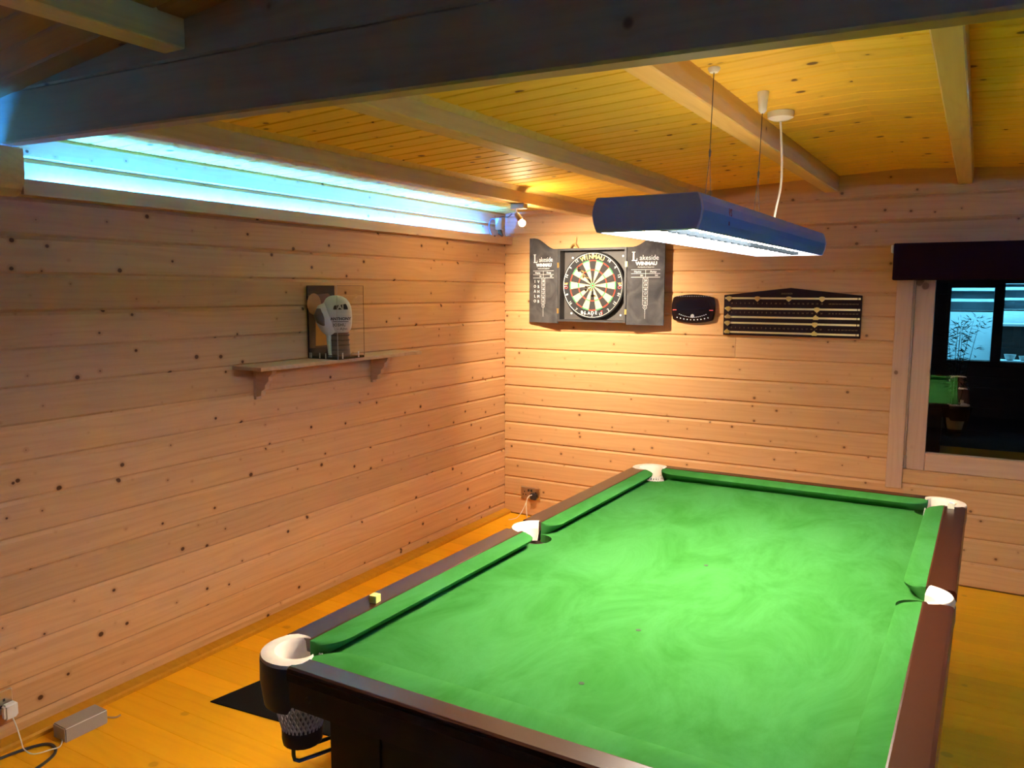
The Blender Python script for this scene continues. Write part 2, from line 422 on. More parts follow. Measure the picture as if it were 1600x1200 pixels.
# light coves: ledge + upstand board on the left wall (both bays) and right wall
def cove(n, ya, yb, side):
    t = tag(empty('trim_%d' % n), kind='structure')
    s = 1 if side == 'l' else -1; x0 = 0 if side == 'l' else RW
    Ln = yb-ya
    b = MB().box(0, Ln, 0, .016, 0, .053).build('upstand', PINET, t, (x0+s*.060, ya, 1.964), (0, 0, PI/2)) if side == 'l' else \
        MB().box(0, Ln, 0, .016, 0, .053).build('upstand', PINET, t, (x0-.044, ya, 1.964), (0, 0, PI/2))
    l = MB().box(0, Ln, 0, .043, 0, .014).build('ledge', PINET, t, ((x0+.0435, ya, 1.972) if side == 'l' else (x0-.0005, ya, 1.972)), (0, 0, PI/2))
    return t
cove(3, HY1+.001, -.001, 'l'); cove(4, -6.9, HY0-.001, 'l'); cove(5, -6.9, -.001, 'r')
# skirting
bb = tag(empty('baseboard_left'), kind='structure')
MB().prism([(0.001, .0005), (.055, .0005), (.055, .014), (.048, .022), (.001, .030)], RY+.01, -.002, 'y').build('moulding', wood('skirting_wood', (.62, .28, .02), (.38, .14, .008), knots=.6, ks=4), bb)

# ------------------------------------------------------------------ window, blind
wn = tag(empty('window_1'), kind='structure')
def frame_bar(x0, x1, z0, z1, y0, y1, nm, horiz, mat=PINET):
    if horiz: return MB().box(0, x1-x0, 0, y1-y0, 0, z1-z0).build(nm, mat, wn, (x0, y0, z0), bevel=.003)
    return MB().box(0, z1-z0, 0, y1-y0, 0, x1-x0).build(nm, mat, wn, (x1, y0, z0), (0, -PI/2, 0), bevel=.003)
frame_bar(2.556, 2.641, .520, 1.90, -.022, -.0005, 'casing', False)
frame_bar(WX1-.02, WX1+.065, .520, 1.90, -.022, -.0005, 'casing', False)
frame_bar(2.642, 2.650, WZ0, WZ1, -.012, .06, 'jamb', False)
frame_bar(2.652, 2.748, WZ0+.003, WZ1-.002, -.004, .052, 'sash_stile', False)
frame_bar(3.60, 3.692, WZ0+.003, WZ1-.002, -.004, .052, 'sash_stile', False)
frame_bar(2.749, 3.599, WZ0+.003, .736, -.004, .052, 'sash_rail', True)
frame_bar(2.749, 3.599, 1.72, WZ1-.002, -.004, .052, 'sash_rail', True)
GL = glass('window_glass', .10)
MB().box(2.749, 3.599, .022, .026, .737, 1.719).build('pane', GL, wn)
hg = MB().tube([(2.650, -.012, .648), (2.650, -.012, .715)], .0065, 10)
hg.lathe([(.0, .64), (.009, .642), (.009, .652), (.0, .654)], 10, (2.650, -.012, 0)); hg.build('hinge', CHROME, wn, smooth=True)
bl_ = thing('roller_blind', 'dark maroon fabric blind box across the top of the window', 'blind', (3.17, -.06, 1.70))
bb_ = MB().box(-.632, .632, -.060, .050, .002, .2).build('fabric_valance', BLINDM, bl_, bevel=.004)
MB().box(-.646, -.633, -.045, .040, .150, .192).build('end_bracket', WHITEP, bl_, bevel=.003)
MB().box(.633, .646, -.045, .040, .150, .192).build('end_bracket', WHITEP, bl_, bevel=.003)

# ------------------------------------------------------------------ LED strips (real light sources)
LEDC = emit('led_blue', (.010, .140, 1.0), LED_E)
LEDN = emit('led_blue_dim', (.010, .14, 1.0), LED_E*.38)
LEDR = emit('led_blue_right', (.014, .10, 1.0), LED_E*9.0)
LEDT = plain('led_tape', (.35, .45, .55), .5)
def led(ya, yb, x, label, lm):
    t = thing('led_strip', label, 'light strip', (x, ya, 1.9865))
    MB().box(-.006, .006, 0, yb-ya, 0, .0015).build('tape', LEDT, t)
    mb = MB(); y = .02; n = 0
    while y < yb-ya-.02:
        mb.box(-.0045, .0045, y-.006, y+.006, .002, .006); y += .03
    o = mb.build('diode', lm, t); o['kind'] = 'stuff'
    return t
led(HY1+.05, -.30, .028, 'glowing blue LED strip in the cove high on the left wall', LEDC)
led(-6.8, HY0-.03, .028, 'blue LED strip on the left wall cove, nearer bay behind the shaded header', LEDN)
led(-6.8, -.05, RW-.028, 'blue LED strip along the cove of the right hand wall', LEDR)

# ------------------------------------------------------------------ snooker table
TX, TY, TZ, SK = 2.264, -2.632, .83, .017
tb = thing('snooker_table', 'green baize snooker table with dark mahogany rails under the hanging lamp', 'snooker table', (TX, TY, 0))
def sk(o):
    """tiny skew of the old frame"""
    for v in o.data.vertices: v.co.x += SK*v.co.y
    return o
OX, OY, IX, IY, NX, NY = .676, 1.172, .600, 1.115, .545, 1.035
CPX, CPY, MPX = .588, 1.088, .588        # pocket centres
CR, MR = .050, .047
# bed with six cut-outs
def arc_pts(cx, cy, r, a0, a1, n=10): return [(cx+r*math.cos(a0+(a1-a0)*i/(n-1)), cy+r*math.sin(a0+(a1-a0)*i/(n-1))) for i in range(n)]
bx, by = IX-.002, IY-.002
out = []
def corner(sx, sy):
    cx, cy = sx*(CPX-.03), sy*(CPY-.03)
    r = .058
    dx = math.sqrt(max(0, r*r-(bx-abs(cx))**2)); dy = math.sqrt(max(0, r*r-(by-abs(cy))**2))
    pA = (sx*bx, cy-sy*dx); pB = (cx-sx*dy, sy*by)
    return cx, cy, r, pA, pB
def carc(cx, cy, r, p, q, via, n=12):
    a0 = math.atan2(p[1]-cy, p[0]-cx); a1 = math.atan2(q[1]-cy, q[0]-cx)
    am = math.atan2(via[1]-cy, via[0]-cx)
    d = (a1-a0) % (2*PI); dm = (am-a0) % (2*PI)
    if dm > d: d -= 2*PI
    return [(cx+r*math.cos(a0+d*i/(n-1)), cy+r*math.sin(a0+d*i/(n-1))) for i in range(n)]
cx, cy, r, pA, pB = corner(-1, -1); out += carc(cx, cy, r, pA, pB, (0, 0))
cx, cy, r, pA, pB = corner(1, -1); out += carc(cx, cy, r, pB, pA, (0, 0))
out += carc(MPX, 0, .056, (bx, -math.sqrt(.056**2-(MPX-bx)**2)), (bx, math.sqrt(.056**2-(MPX-bx)**2)), (0, 0))
cx, cy, r, pA, pB = corner(1, 1); out += carc(cx, cy, r, pA, pB, (0, 0))
cx, cy, r, pA, pB = corner(-1, 1); out += carc(cx, cy, r, pB, pA, (0, 0))
out += carc(-MPX, 0, .056, (-bx, math.sqrt(.056**2-(MPX-bx)**2)), (-bx, -math.sqrt(.056**2-(MPX-bx)**2)), (0, 0))
BZ = TZ-.042
bed = sk(MB().prism(out, BZ-.028, BZ, 'z').build('bed_cloth', BAIZE, tb))
SPOT = plain('black_spot', (.03, .05, .02), .9)
for (sx_, sy_) in ((-.004, .036), (-.004, -.52), (-.006, -.84)):
    sk(MB().lathe([(.0065, 0), (.0065, .0006)], 16, (sx_, sy_, BZ+.0003)).build('table_spot', SPOT, bed))
# cushions
def cushion(p0, p1, inward, depth, j0, j1):
    """from p0 to p1 along the wood edge; inward = unit vector to the bed; j = jaw lengths"""
    p0, p1, n = Vector((*p0, 0)), Vector((*p1, 0)), Vector((*inward, 0)); d = (p1-p0); Ln = d.length; d.normalize()
    st = []
    K = 10
    for i in range(K+1): st.append((j0*(1-math.cos(PI/2*i/K)), math.sin(PI/2*i/K)))
    for i in range(K+1): st.append((Ln-j1*(1-math.cos(PI/2*(K-i)/K)), math.sin(PI/2*(K-i)/K)))
    rings = []
    for (s, f) in st:
        D = .006 + (depth-.006)*f
        prof = [(0, TZ-.002), (D*.5, TZ-.0025), (D-.004, TZ-.006), (D, TZ-.009), (D-.002, TZ-.015), (D-.034*min(1, f*.9+.12), BZ+.0005), (0, BZ+.0005)]
        rings.append([p0 + d*s + n*q + Vector((0, 0, h)) for (q, h) in prof])
    return sk(MB().loft(rings).build('cushion', BAIZE, tb, smooth=True))
EY, EM, EX = 1.045, .062, .543
for s in (-1, 1):
    cushion((s*IX, -EY), (s*IX, -EM), (-s, 0), IX-NX+.004, .085, .055)
    cushion((s*IX, EM), (s*IX, EY), (-s, 0), IX-NX+.004, .055, .085)
    cushion((-EX, s*IY), (EX, s*IY), (0, -s), IY-NY, .085, .085)
# wooden rails
RAILP = [(IX, TZ-.03), (IX, TZ-.001), (IX+.004, TZ), (OX-.012, TZ), (OX-.004, TZ-.003), (OX, TZ-.012), (OX, TZ-.03)]
def rail(pts, a, b, axis):
    if axis == 'y':
        mb = MB().prism([(p[1]-TZ, p[0]) for p in pts], 0, b-a, 'x')   # placeholder orientation fixed below
    return mb
def rail_y(s, a, b):
    # grain along the rail: local x along the rail
    prof = [(s*(p[0]), p[1]) for p in RAILP]
    mb = MB().prism(prof, a, b, 'y'); o = mb.build('rail', MAHOG_Y, tb, bevel=.0); return sk(o)
def rail_x(s, a, b):
    prof = [(s*(p[0]-IX+IY-.0), p[1]) for p in RAILPX]
    return sk(MB().prism(prof, a, b, 'x').build('rail', MAHOG, tb))
RAILPX = [(IX + (p[0]-IX)*(OY-IY)/(OX-IX), p[1]) for p in RAILP]
def mahog_y():
    m = MAHOG.copy(); m.name = 'mahogany_long'
    N, L = m.node_tree.nodes, m.node_tree.links
    tc = [n for n in N if n.type == 'TEX_COORD'][0]
    ad = [l for l in L if l.from_node == tc][0].to_socket
    mp = N.new('ShaderNodeMapping'); mp.inputs['Rotation'].default_value = (0, 0, PI/2)
    L.new(tc.outputs['Object'], mp.inputs[0]); L.new(mp.outputs[0], ad); return m
MAHOG_Y = mahog_y()
for s in (-1, 1):
    rail_y(s, -EY, -EM); rail_y(s, EM, EY); rail_x(s, -EX, EX)
# apron under the rails
AP = plain('mahogany_apron', (.035, .012, .009), .35, noise=.3, nscale=18)
for s in (-1, 1):
    sk(MB().box(s*(OX-.006), s*(OX-.034), -EY, EY, .738, .7995).build('apron', AP, tb))
    sk(MB().box(-EX, EX, s*(OY-.006), s*(OY-.034), .738, .7995).build('apron', AP, tb))
for (sx_, sy_) in ((-1, -1), (1, -1)):
    pass
sk(MB().lathe([(.0, -.002), (.006, -.0018), (.007, .0)], 12, (-.485, -OY+.0045, .77), 'y').build('bolt_cover', DARKW, tb, smooth=True))
# slate + under-frame
sk(MB().box(-.52, .52, -1.03, 1.03, .735, BZ-.029).build('slate', DARKW, tb))
for s in (-1, 1):
    sk(MB().box(s*.50, s*.47, -1.0, 1.0, .44, .735).build('frame_rail', DARKW, tb))
    sk(MB().box(-.47, .47, s*1.085, s*1.05, .44, .735).build('frame_rail', DARKW, tb))
LEGP = [(.068, .0), (.072, .012), (.058, .03), (.045, .06), (.055, .20), (.070, .34), (.058, .40), (.072, .42)]
for sx_ in (-1, 1):
    for sy_ in (-1, 1):
        lg = MB(); lg.lathe(LEGP, 20, (sx_*.43, sy_*1.02, 0)); lg.box(sx_*.43-.07, sx_*.43+.07, sy_*1.02-.07, sy_*1.02+.07, .42, .735)
        sk(lg.build('leg', DARKW, tb, smooth=True))
# pockets
def pocket(cx, cy, ang, r, mid, i):
    """cx, cy centre; ang = outward direction of the opening's back"""
    e = empty('pocket', (cx+SK*cy, cy, 0), ang, tb)
    half = math.radians(72 if mid else 120)
    ro = .052 if mid else .088
    n = 25; rings = []
    for k in range(n):
        a = -half + 2*half*k/(n-1)
        t = min(1, (1-abs(2*k/(n-1)-1))*3.2+.10)
        w = (ro-r)*t
        c, s = math.cos(a), math.sin(a)
        if mid: prof = [(r-.008, .770), (r-.006, TZ-.016), (r+.004, TZ-.006), (r+.020, TZ+.001), (r+.034, TZ), (r+.040, TZ-.010), (r+.038, .800)]
        else: prof = [(r-.004, .772), (r, TZ-.006), (r+.006*t, TZ+.001), (r+w*.55, TZ+.003), (r+w*.94, TZ-.001), (r+w, TZ-.006), (r+w*.97, TZ-.009)]
        rings.append([Vector((q*c, q*s, h)) for (q, h) in prof])
    MB().loft(rings).build('leather_top', LEATHW, e, smooth=True)
    rings = []
    for k in range(n):
        a = (-half + 2*half*k/(n-1))*.93; c, s = math.cos(a), math.sin(a)
        q = (r+.018+.052-r if mid else ro)
        if mid: q = .088
        zt0 = .806 if mid else TZ-.0095
        dz = .0 if abs(a) < half*.6 else .02
        rings.append([Vector((p*c, p*s, h)) for (p, h) in ((q-.004, zt0), (q, zt0), (q+.001, .77), (q-.006, .715+dz), (q-.010, .715+dz))])
    MB().loft(rings).build('leather_skirt', LEATHD, e, smooth=True)
    # net: open lattice of cord
    mb = MB(); A, B = 30, 10
    def npt(a, t):
        rr = (.040 if mid else r+.004)*(1-t) + .041*t + .010*math.sin(PI*t); zt_ = .755 if mid else .800; return Vector((rr*math.cos(a), rr*math.sin(a), zt_-(zt_-.635)*t))
    for k in range(A):
        for sgn in (-1, 1):
            mb.tube([npt(2*PI*k/A + sgn*2*PI*t*.22, t) for t in [q/B for q in range(B+1)]], .0022, 4, False)
    o = mb.build('net', NETM, e); o['kind'] = 'stuff'
    MB().lathe([(.038, .612), (.044, .610), (.046, .622), (.046, .645), (.043, .655), (.040, .655)], 20).build('net_ring', LEATHD, e, smooth=True)
    if mid: MB().lathe([(.074, .7590), (.052, .70), (.041, .62), (.020, .611), (.0005, .611)], 20).build('pouch_lining', LEATHD, e, smooth=True)
    # ball rails: two bent iron rods running in under the table
    for q in (-1, 1):
        d = -1.0
        path = [(.022, q*.026, .640), (.022, q*.026, .590), (.020, q*.026, .580), (.010, q*.026, .575), (-.02, q*.025, .580), (-.24, q*.022, .625)]
        MB().tube(path, .0046, 8).build('ball_rail', BLACK, e, smooth=True)
    return e
pa = {(-1, -1): math.radians(228), (1, -1): math.radians(-48), (1, 1): math.radians(45), (-1, 1): math.radians(135)}
for i, (k, a) in enumerate(pa.items()): pocket(k[0]*CPX, k[1]*CPY, a, CR, False, i)
pocket(-MPX, 0, PI, MR, True, 4); pocket(MPX, 0, 0, MR, True, 5)

# chalk cubes resting on the rails
CHY = plain('yellow_chalk', (.85, .72, .18), .8, noise=.15, nscale=90)
CHB = plain('chalk_paper_blue', (.75, .72, .55), .7, noise=.2, nscale=120)
CHT = plain('blue_chalk_face', (.45, .55, .70), .95, noise=.2, nscale=120)
def chalk(x, y, rz, label, m1, m2):
    t = thing('chalk_cube', label, 'chalk', (x, y, TZ+.0004), rz, 'cue chalks on the table rails')
    MB().box(-.011, .011, -.011, .011, 0, .020).build('paper_wrap', m1, t, bevel=.001)
    MB().lathe([(.0085, .0201), (.0085, .0212), (.004, .0204)], 14).build('chalk_face', m2, t)
chalk(1.630, -3.425, .10, 'yellow cue chalk cube on the left rail of the table', CHY, CHY)
chalk(2.905, -1.630, .06, 'pale cue chalk cube on the right rail by the far corner pocket', CHB, CHT)

# ------------------------------------------------------------------ hanging lamp
LP = thing('table_lamp', 'long grey lamp, blue light painted on its housing, hung on wires over the snooker table', 'lamp', (2.288, -2.485, 1.772), -.024)
SILV = plain('grey_metal_led_tint', (.12, .30, .74), .30, .35)  # blue LED light on the grey housing is put into its base colour
SILVE = plain('grey_end_cap', (.44, .44, .62), .5, .05)
LL = .735
prof = [(-.121, .0), (-.129, .022), (-.1325, .043), (-.129, .063), (-.122, .081), (.122, .081), (.129, .063), (.1325, .043), (.129, .022), (.121, .0), (.114, .0), (.114, .070), (-.114, .070), (-.114, .0)]
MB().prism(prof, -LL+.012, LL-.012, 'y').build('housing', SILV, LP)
for s in (-1, 1):
    q = prof[:10]
    MB().prism([(p[0]*1.012, p[1]*1.0) for p in q], s*LL, s*(LL-.012), 'y').build('end_cap', SILVE, LP, bevel=.002)
LMP = emit('fluorescent_tube', (1.0, .86, .68), LAMP_E*1.27); LMF = emit('fluorescent_tube_dimmed', (1.0, .86, .68), LAMP_E*.34)  # far panels dimmed so the light falls off along the table
for (xa, xb) in ((-.112, -.012), (.012, .112)):
    MB().box(xa, xb, -LL+.014, -.002, .018, .022).build('tube_panel', LMP, LP)
    MB().box(xa, xb, .002, LL-.014, .018, .022).build('tube_panel', LMF, LP)
LMU = emit('uplight_diffuser', (1.0, .84, .60), UP_E)
MB().box(-.055, .055, -LL+.05, LL-.05, .0812, .0822).build('uplight_panel', LMU, LP)
LOUV = plain('louvre_metal', (.010, .014, .019), .9, spec=.0)
MB().box(-.011, .011, -LL+.013, LL-.013, .016, .066).build('louvre_spine', LOUV, LP)
k = 0
bl_me = MB().box(-.012, .012, -.015, .015, .002, .0135).mesh('louvre_blade', LOUV)
for k in range(22): link('louvre_blade', bl_me, LP, (0.030, -LL+.05+k*.065, 0))
RED = plain('red_print', (.25, .02, .05), .6)
text('VS', .026, RED, LP, 'lettering', (.1335, -.52, .052), (PI/2, 0, PI/2+.0))
text('8', .014, RED, LP, 'lettering', (.1322, -.525, .026), (PI/2, 0, PI/2))
WIRE = plain('steel_wire', (.10, .09, .08), .4, .6)
# suspension: two wires, each with a Y of fine wires at the bottom, ceiling cups
def world_to_lamp(p): return LP.matrix_basis.inverted() @ Vector(p)
for (mx, my, cup) in ((2.222, -2.545, 'hook'), (2.281, -2.17, 'cup')):
    zt = zc(mx)
    top = world_to_lamp((mx, my, zt-(.012 if cup == 'hook' else .062))); mid = world_to_lamp((mx-.005, my, 2.05 if cup == 'hook' else 2.03))
    a = Vector((mid.x-.016, mid.y, .081)); b = Vector((mid.x+.010, mid.y, .081))
    MB().tube([top, mid], .0014, 6).build('wire', WIRE, LP)
    MB().tube([mid, a], .0009, 5).tube([mid, b], .0009, 5).build('wire', WIRE, LP)
    MB().tube([mid+Vector((0, 0, .012)), mid+Vector((0, 0, .004)), mid-Vector((0, 0, .012))], [.002, .004, .0025], 8).build('crimp', WIRE, LP)
    tt = world_to_lamp((mx, my, zt))
    if cup == 'hook': MB().lathe([(.012, -.014), (.018, -.006), (.018, .0)], 16, tt).build('ceiling_cup', WHITEP, LP, smooth=True)
    else: MB().lathe([(.006, -.070), (.013, -.062), (.019, -.002), (.019, .0)], 20, tt).build('ceiling_cup', WHITEP, LP, smooth=True)
rx, ry = 2.270, -1.835
tt = world_to_lamp((rx, ry, zc(rx)))
MB().lathe([(.008, -.034), (.030, -.030), (.046, -.022), (.048, -.001), (.046, .001)], 24, tt).build('ceiling_rose', WHITEP, LP, smooth=True)
pts = [world_to_lamp(p) for p in ((rx, ry, zc(rx)-.03), (rx+.006, ry, 2.20), (rx+.012, ry, 2.10), (rx+.010, ry, 2.02), (rx-.004, ry, 1.94), (rx-.016, ry, 1.853))]
def smooth_path(pts, n=6):
    P = [Vector(p) for p in pts]; out = []
    for i in range(len(P)-1):
        p0, p1, p2, p3 = P[max(i-1, 0)], P[i], P[i+1], P[min(i+2, len(P)-1)]
        for k in range(n):
            t = k/n
            out.append(.5*((2*p1)+(p2-p0)*t+(2*p0-5*p1+4*p2-p3)*t*t+(3*p1-p0-3*p2+p3)*t**3))
    out.append(P[-1]); return out
MB().tube(smooth_path(pts), .0042, 8).build('power_cord', WHITEP, LP, smooth=True)

# ------------------------------------------------------------------ spotlight under the first rafter
SP = thing('spotlight', 'small ceiling spotlight with lit bulb on the first rafter, aimed at the dartboard', 'spotlight', (.652, -.95, 2.131))
NICK = plain('satin_nickel', (.45, .40, .34), .35, .8)
MB().box(-.045, .045, -.022, .022, -.030, .0).build('base_plate', NICK, SP, bevel=.003)
MB().tube([(-.020, 0, -.030), (-.016, .0, -.052), (-.012, 0, -.062)], .005, 10).build('arm', NICK, SP, smooth=True)
bd = Vector((.02, .35, -.42)).normalized()
bc = Vector((.010, .012, -.100))
MB().tube([Vector((-.014, -.012, -.052)), Vector((-.010, -.008, -.060)), bc-bd*.012], [.011, .015, .017], 16).build('lamp_holder', NICK, SP, smooth=True)
BULB = emit('warm_bulb', (1.0, .74, .42), BULB_E)
sp = []
for k in range(13):
    a = PI*k/12; sp.append((max(.0005, .019*math.sin(a)), -.019*math.cos(a)))
MB().lathe(sp, 20, bc+bd*.010).build('bulb', BULB, SP, smooth=True)
ld = bpy.data.lights.new('spot_beam', 'SPOT'); ld.energy = SPOT_W; ld.color = (1.0, .87, .68); ld.spot_size = math.radians(108); ld.spot_blend = 1.0; ld.shadow_soft_size = .018
lo = bpy.data.objects.new('spot_beam', ld); COL.objects.link(lo); lo.parent = SP; lo.location = bc+bd*.034
tgt = Vector((.72, 0, 1.28)) - (Vector(SP.location)+lo.location)
lo.rotation_euler = tgt.to_track_quat('-Z', 'Y').to_euler()

# LED controller hung at the end of the cove
LC = thing('led_controller', 'grey control box with plug and looped cable at the far end of the blue cove', 'controller', (.10, -.25, 2.02))
MB().box(-.022, .030, -.018, .018, .030, .110).build('box', GREYP, LC, bevel=.003)
BLK = plain('black_plastic', (.03, .03, .035), .4)
MB().tube([(.004, 0, .030), (.010, -.004, .008), (.030, -.006, -.012)], [.014, .016, .008], 10).build('plug', BLK, LC, smooth=True)
MB().tube(smooth_path([(-.02, 0, .10), (-.055, -.01, .105), (-.075, -.01, .06), (-.060, -.005, .0), (-.030, .0, -.010)]), .004, 7).build('cable', BLK, LC, smooth=True)
MB().tube(smooth_path([(.0, 0, .112), (.03, -.004, .118), (.07, -.004, .112), (.10, .0, .135)]), .003, 6).build('cable', BLK, LC, smooth=True)

# ------------------------------------------------------------------ dartboard cabinet
CAB = plain('cabinet_black_stain', (.030, .024, .022), .55, noise=.3, nscale=25)
CHALKB = None
def chalkboard():
    m, nt, N, L, b = nodes('dusty_blackboard')
    tc = N.new('ShaderNodeTexCoord'); nz = N.new('ShaderNodeTexNoise'); nz.inputs['Scale'].default_value = 7; nz.inputs['Detail'].default_value = 5; nz.inputs['Distortion'].default_value = 1.5
    L.new(tc.outputs['Object'], nz.inputs['Vector']); cr = N.new('ShaderNodeValToRGB'); L.new(nz.outputs['Fac'], cr.inputs[0])
    cr.color_ramp.elements[0].position = .3; cr.color_ramp.elements[0].color = (.022, .019, .019, 1)
    cr.color_ramp.elements[1].position = .75; cr.color_ramp.elements[1].color = (.085, .075, .070, 1)
    L.new(cr.outputs[0], b.inputs['Base Color']); b.inputs['Roughness'].default_value = .85; return m
CHALKB = chalkboard()
PRW = plain('white_print', (.75, .72, .68), .7)
CB = thing('dartboard_cabinet', 'open black dartboard cabinet with two chalk scoreboard doors on the back wall', 'dartboard cabinet', (.719, 0, 1.43))
CW, CH, CD = .248, .492, .088
MB().box(-CW, CW, -.014, -.0005, 0, CH).build('back_panel', plain('cabinet_back', (.060, .048, .040), .6, noise=.25, nscale=20), CB)
for s in (-1, 1): MB().box(s*CW, s*(CW-.014), -CD, -.0145, 0, CH).build('side_panel', CAB, CB)
for z0 in (0, CH-.014): MB().box(-CW+.0145, CW-.0145, -CD, -.0145, z0, z0+.014).build('end_panel', CAB, CB)
for (px, pz) in ((-.172, .432), (.195, .438), (-.178, .055), (.185, .048)):
    MB().lathe([(.007, -.0175), (.006, -.0145)], 12, (px, 0, pz), 'y').build('screw_cap', PRW, CB)
MB().tube([(-.19, -.03, CH+.001), (-.17, -.03, CH+.028), (-.15, -.03, CH+.028), (-.13, -.03, CH+.001)], .006, 8).tube([(-.152, -.03, CH+.026), (-.150, -.03, CH+.05), (-.147, -.03, CH+.078)], .0028, 6).build('catch_hook', BRASS, CB, smooth=True)
def door(s, wid, ang, label):
    """s=-1 left, +1 right; door origin at the hinge, leaf extends outward"""
    d = empty('door', (s*(CW+.004), -CD+.002, 0), 0, CB); d.rotation_euler = (0, 0, -s*ang if False else (ang if s > 0 else -ang)); d['label'] = label
    top = []
    H0, H1 = CH+.0, CH+.080
    n = 14
    for k in range(n):
        t = k/(n-1); top.append((s*wid*t, H0+(H1-H0)*(.5-.5*math.cos(PI*min(1, max(0, (t-.12)/.75))))))
    pts = [(0, -.012)] + top + [(s*wid, -.012)]
    if s < 0: pts = pts[::-1]
    MB().prism(pts, 0, .014, 'y').build('leaf', CHALKB, d)
    f = -.0004
    T = []
    def tx(b_, size, x, z_, **kw): T.append(text(b_, size, PRW, d, 'l', (s*x*wid if False else x, f, z_), **kw))
    # printed layout, centred at cx of the leaf, print reads left to right whatever the side
    cx = s*wid/2
    # serif capital L
    mb = MB(); lx = cx-.092
    mb.box(lx+.006, lx+.016, f-.0003, f, .405, .458); mb.box(lx, lx+.022, f-.0003, f, .456, .460); mb.box(lx, lx+.036, f-.0003, f, .402, .407)
    mb.box(lx+.032, lx+.036, f-.0003, f, .402, .418)
    # table rules
    mb.box(cx-.095, cx+.095, f-.0003, f, .3445, .3465); mb.box(cx-.095, cx+.095, f-.0003, f, .319, .321); mb.box(cx-.095, cx+.095, f-.0003, f, .296, .298)
    mb.box(cx-.001, cx+.001, f-.0003, f, .297, .346)
    bz0, bh = .118, .0285
    for k in range(7): mb.box(cx-.016, cx+.016, f-.0003, f, bz0+k*bh-.0007, bz0+k*bh+.0007)
    mb.box(cx-.0167, cx-.0153, f-.0003, f, bz0, .297); mb.box(cx+.0153, cx+.0167, f-.0003, f, bz0, .297)
    mb.box(cx-.0008, cx+.0008, f-.0003, f, .03, .092)
    n = 20
    c0 = circ(cx, .104, .013, n); c1 = circ(cx, .104, .0115, n)
    mb.add([(p[0], f-.0003, p[1]) for p in c0]+[(p[0], f-.0003, p[1]) for p in c1], [(i, (i+1) % n, n+(i+1) % n, n+i) for i in range(n)])
    o = mb.build('l', PRW, d); T.append(o)
    tx('akeside', .047, cx+.022, .421, sx=.90); tx('WINMAU', .030, cx+.004, .384, bold=.0016, sx=1.10)
    tx('Dartboards & Equipment', .0105, cx+.002, .362); tx('Home', .019, cx-.052, .332); tx('Away', .019, cx+.050, .332)
    tx('501', .014, cx-.025, .308); tx('501', .014, cx+.072, .308)
    for k, b_ in enumerate(('15', '16', '17', '18', '19', '20')): tx(b_, .020, cx, bz0+(k+.5)*bh)
    tx('B', .012, cx, .104)
    if s < 0:
        for k, (b1, b2) in enumerate((('I', 'V'), ('O', 'B'), ('A', 'H'), ('L', 'M'), ('O', 'B'))):
            tx(b1, .028, cx-.078, .272-k*.034); tx(b2, .028, cx-.045, .270-k*.034)
    join_meshes('lettering', T, PRW, d)
    for z_ in (.365, .055):
        MB().box(s*.002, -s*.012, -.0035, -.0003, z_, z_+.034).build('hinge', BRASS, d)
    return d
door(-1, .262, math.radians(14), 'left blackboard door with chalked initials')
door(1, .246, -math.radians(-7), 'right blackboard door, wiped clean')

# dartboard
DB = thing('dartboard', 'round bristle dartboard with red and green rings hung inside the black cabinet', 'dartboard', (.712, -.0148, 1.675))
RB = .2255
DBK = plain('dartboard_black', (.012, .011, .011), .85, noise=.2, nscale=200)
SIS = plain('dart_cream', (.50, .44, .24), .9, noise=.1, nscale=150); SBK = plain('dart_black_segment', (.025, .02, .018), .9, noise=.2, nscale=150)
DRD = plain('dart_red', (.55, .045, .02), .9); DGN = plain('dart_green', (.05, .30, .10), .9)
MB().lathe([(RB-.004, -.036), (RB, -.032), (RB, -.0002)], 64, (0, 0, 0), 'y').build('board', DBK, DB, smooth=True)
yb = -.0364
rr = [.0065, .016, .099, .107, .162, .170]
mb = MB()
for k in range(20):
    a0 = PI/2 - (k-.5)*PI/10; a1 = a0 - PI/10
    ang = [a0+(a1-a0)*i/4 for i in range(5)]
    for j in range(5):
        r0, r1 = rr[j], rr[j+1]
        even = k % 2 == 0
        if j == 0: mb.mi = 3
        elif j in (2, 4): mb.mi = 2 if even else 3
        else: mb.mi = 1 if even else 0
        vs = [(r0*math.cos(a), yb, r0*math.sin(a)) for a in ang]+[(r1*math.cos(a), yb, r1*math.sin(a)) for a in ang]
        mb.add(vs, [(i, i+1, 6+i, 5+i) for i in range(4)])
mb.mi = 2; c = circ(0, 0, .0065, 20); mb.add([(p[0], yb, p[1]) for p in c], [tuple(range(20))])
mb.build('sectors', [SIS, SBK, DRD, DGN], DB)
mb = MB()
for r_ in rr: mb.tube([(r_*math.cos(2*PI*i/48), yb-.001, r_*math.sin(2*PI*i/48)) for i in range(49)], .0007, 4, False)
for k in range(20):
    a = PI/2-(k-.5)*PI/10; mb.tube([(.016*math.cos(a), yb-.001, .016*math.sin(a)), (.170*math.cos(a), yb-.001, .170*math.sin(a))], .0007, 4)
mb.build('wire_spider', CHROME, DB)
WRW = plain('white_ring', (.72, .68, .60), .5)
MB().tube([(.214*math.cos(2*PI*i/64), yb-.003, .214*math.sin(2*PI*i/64)) for i in range(65)], .0017, 5, False).build('number_ring', WRW, DB)
NUM = [20, 1, 18, 4, 13, 6, 10, 15, 2, 17, 3, 19, 7, 16, 8, 11, 14, 9, 12, 5]
T = []
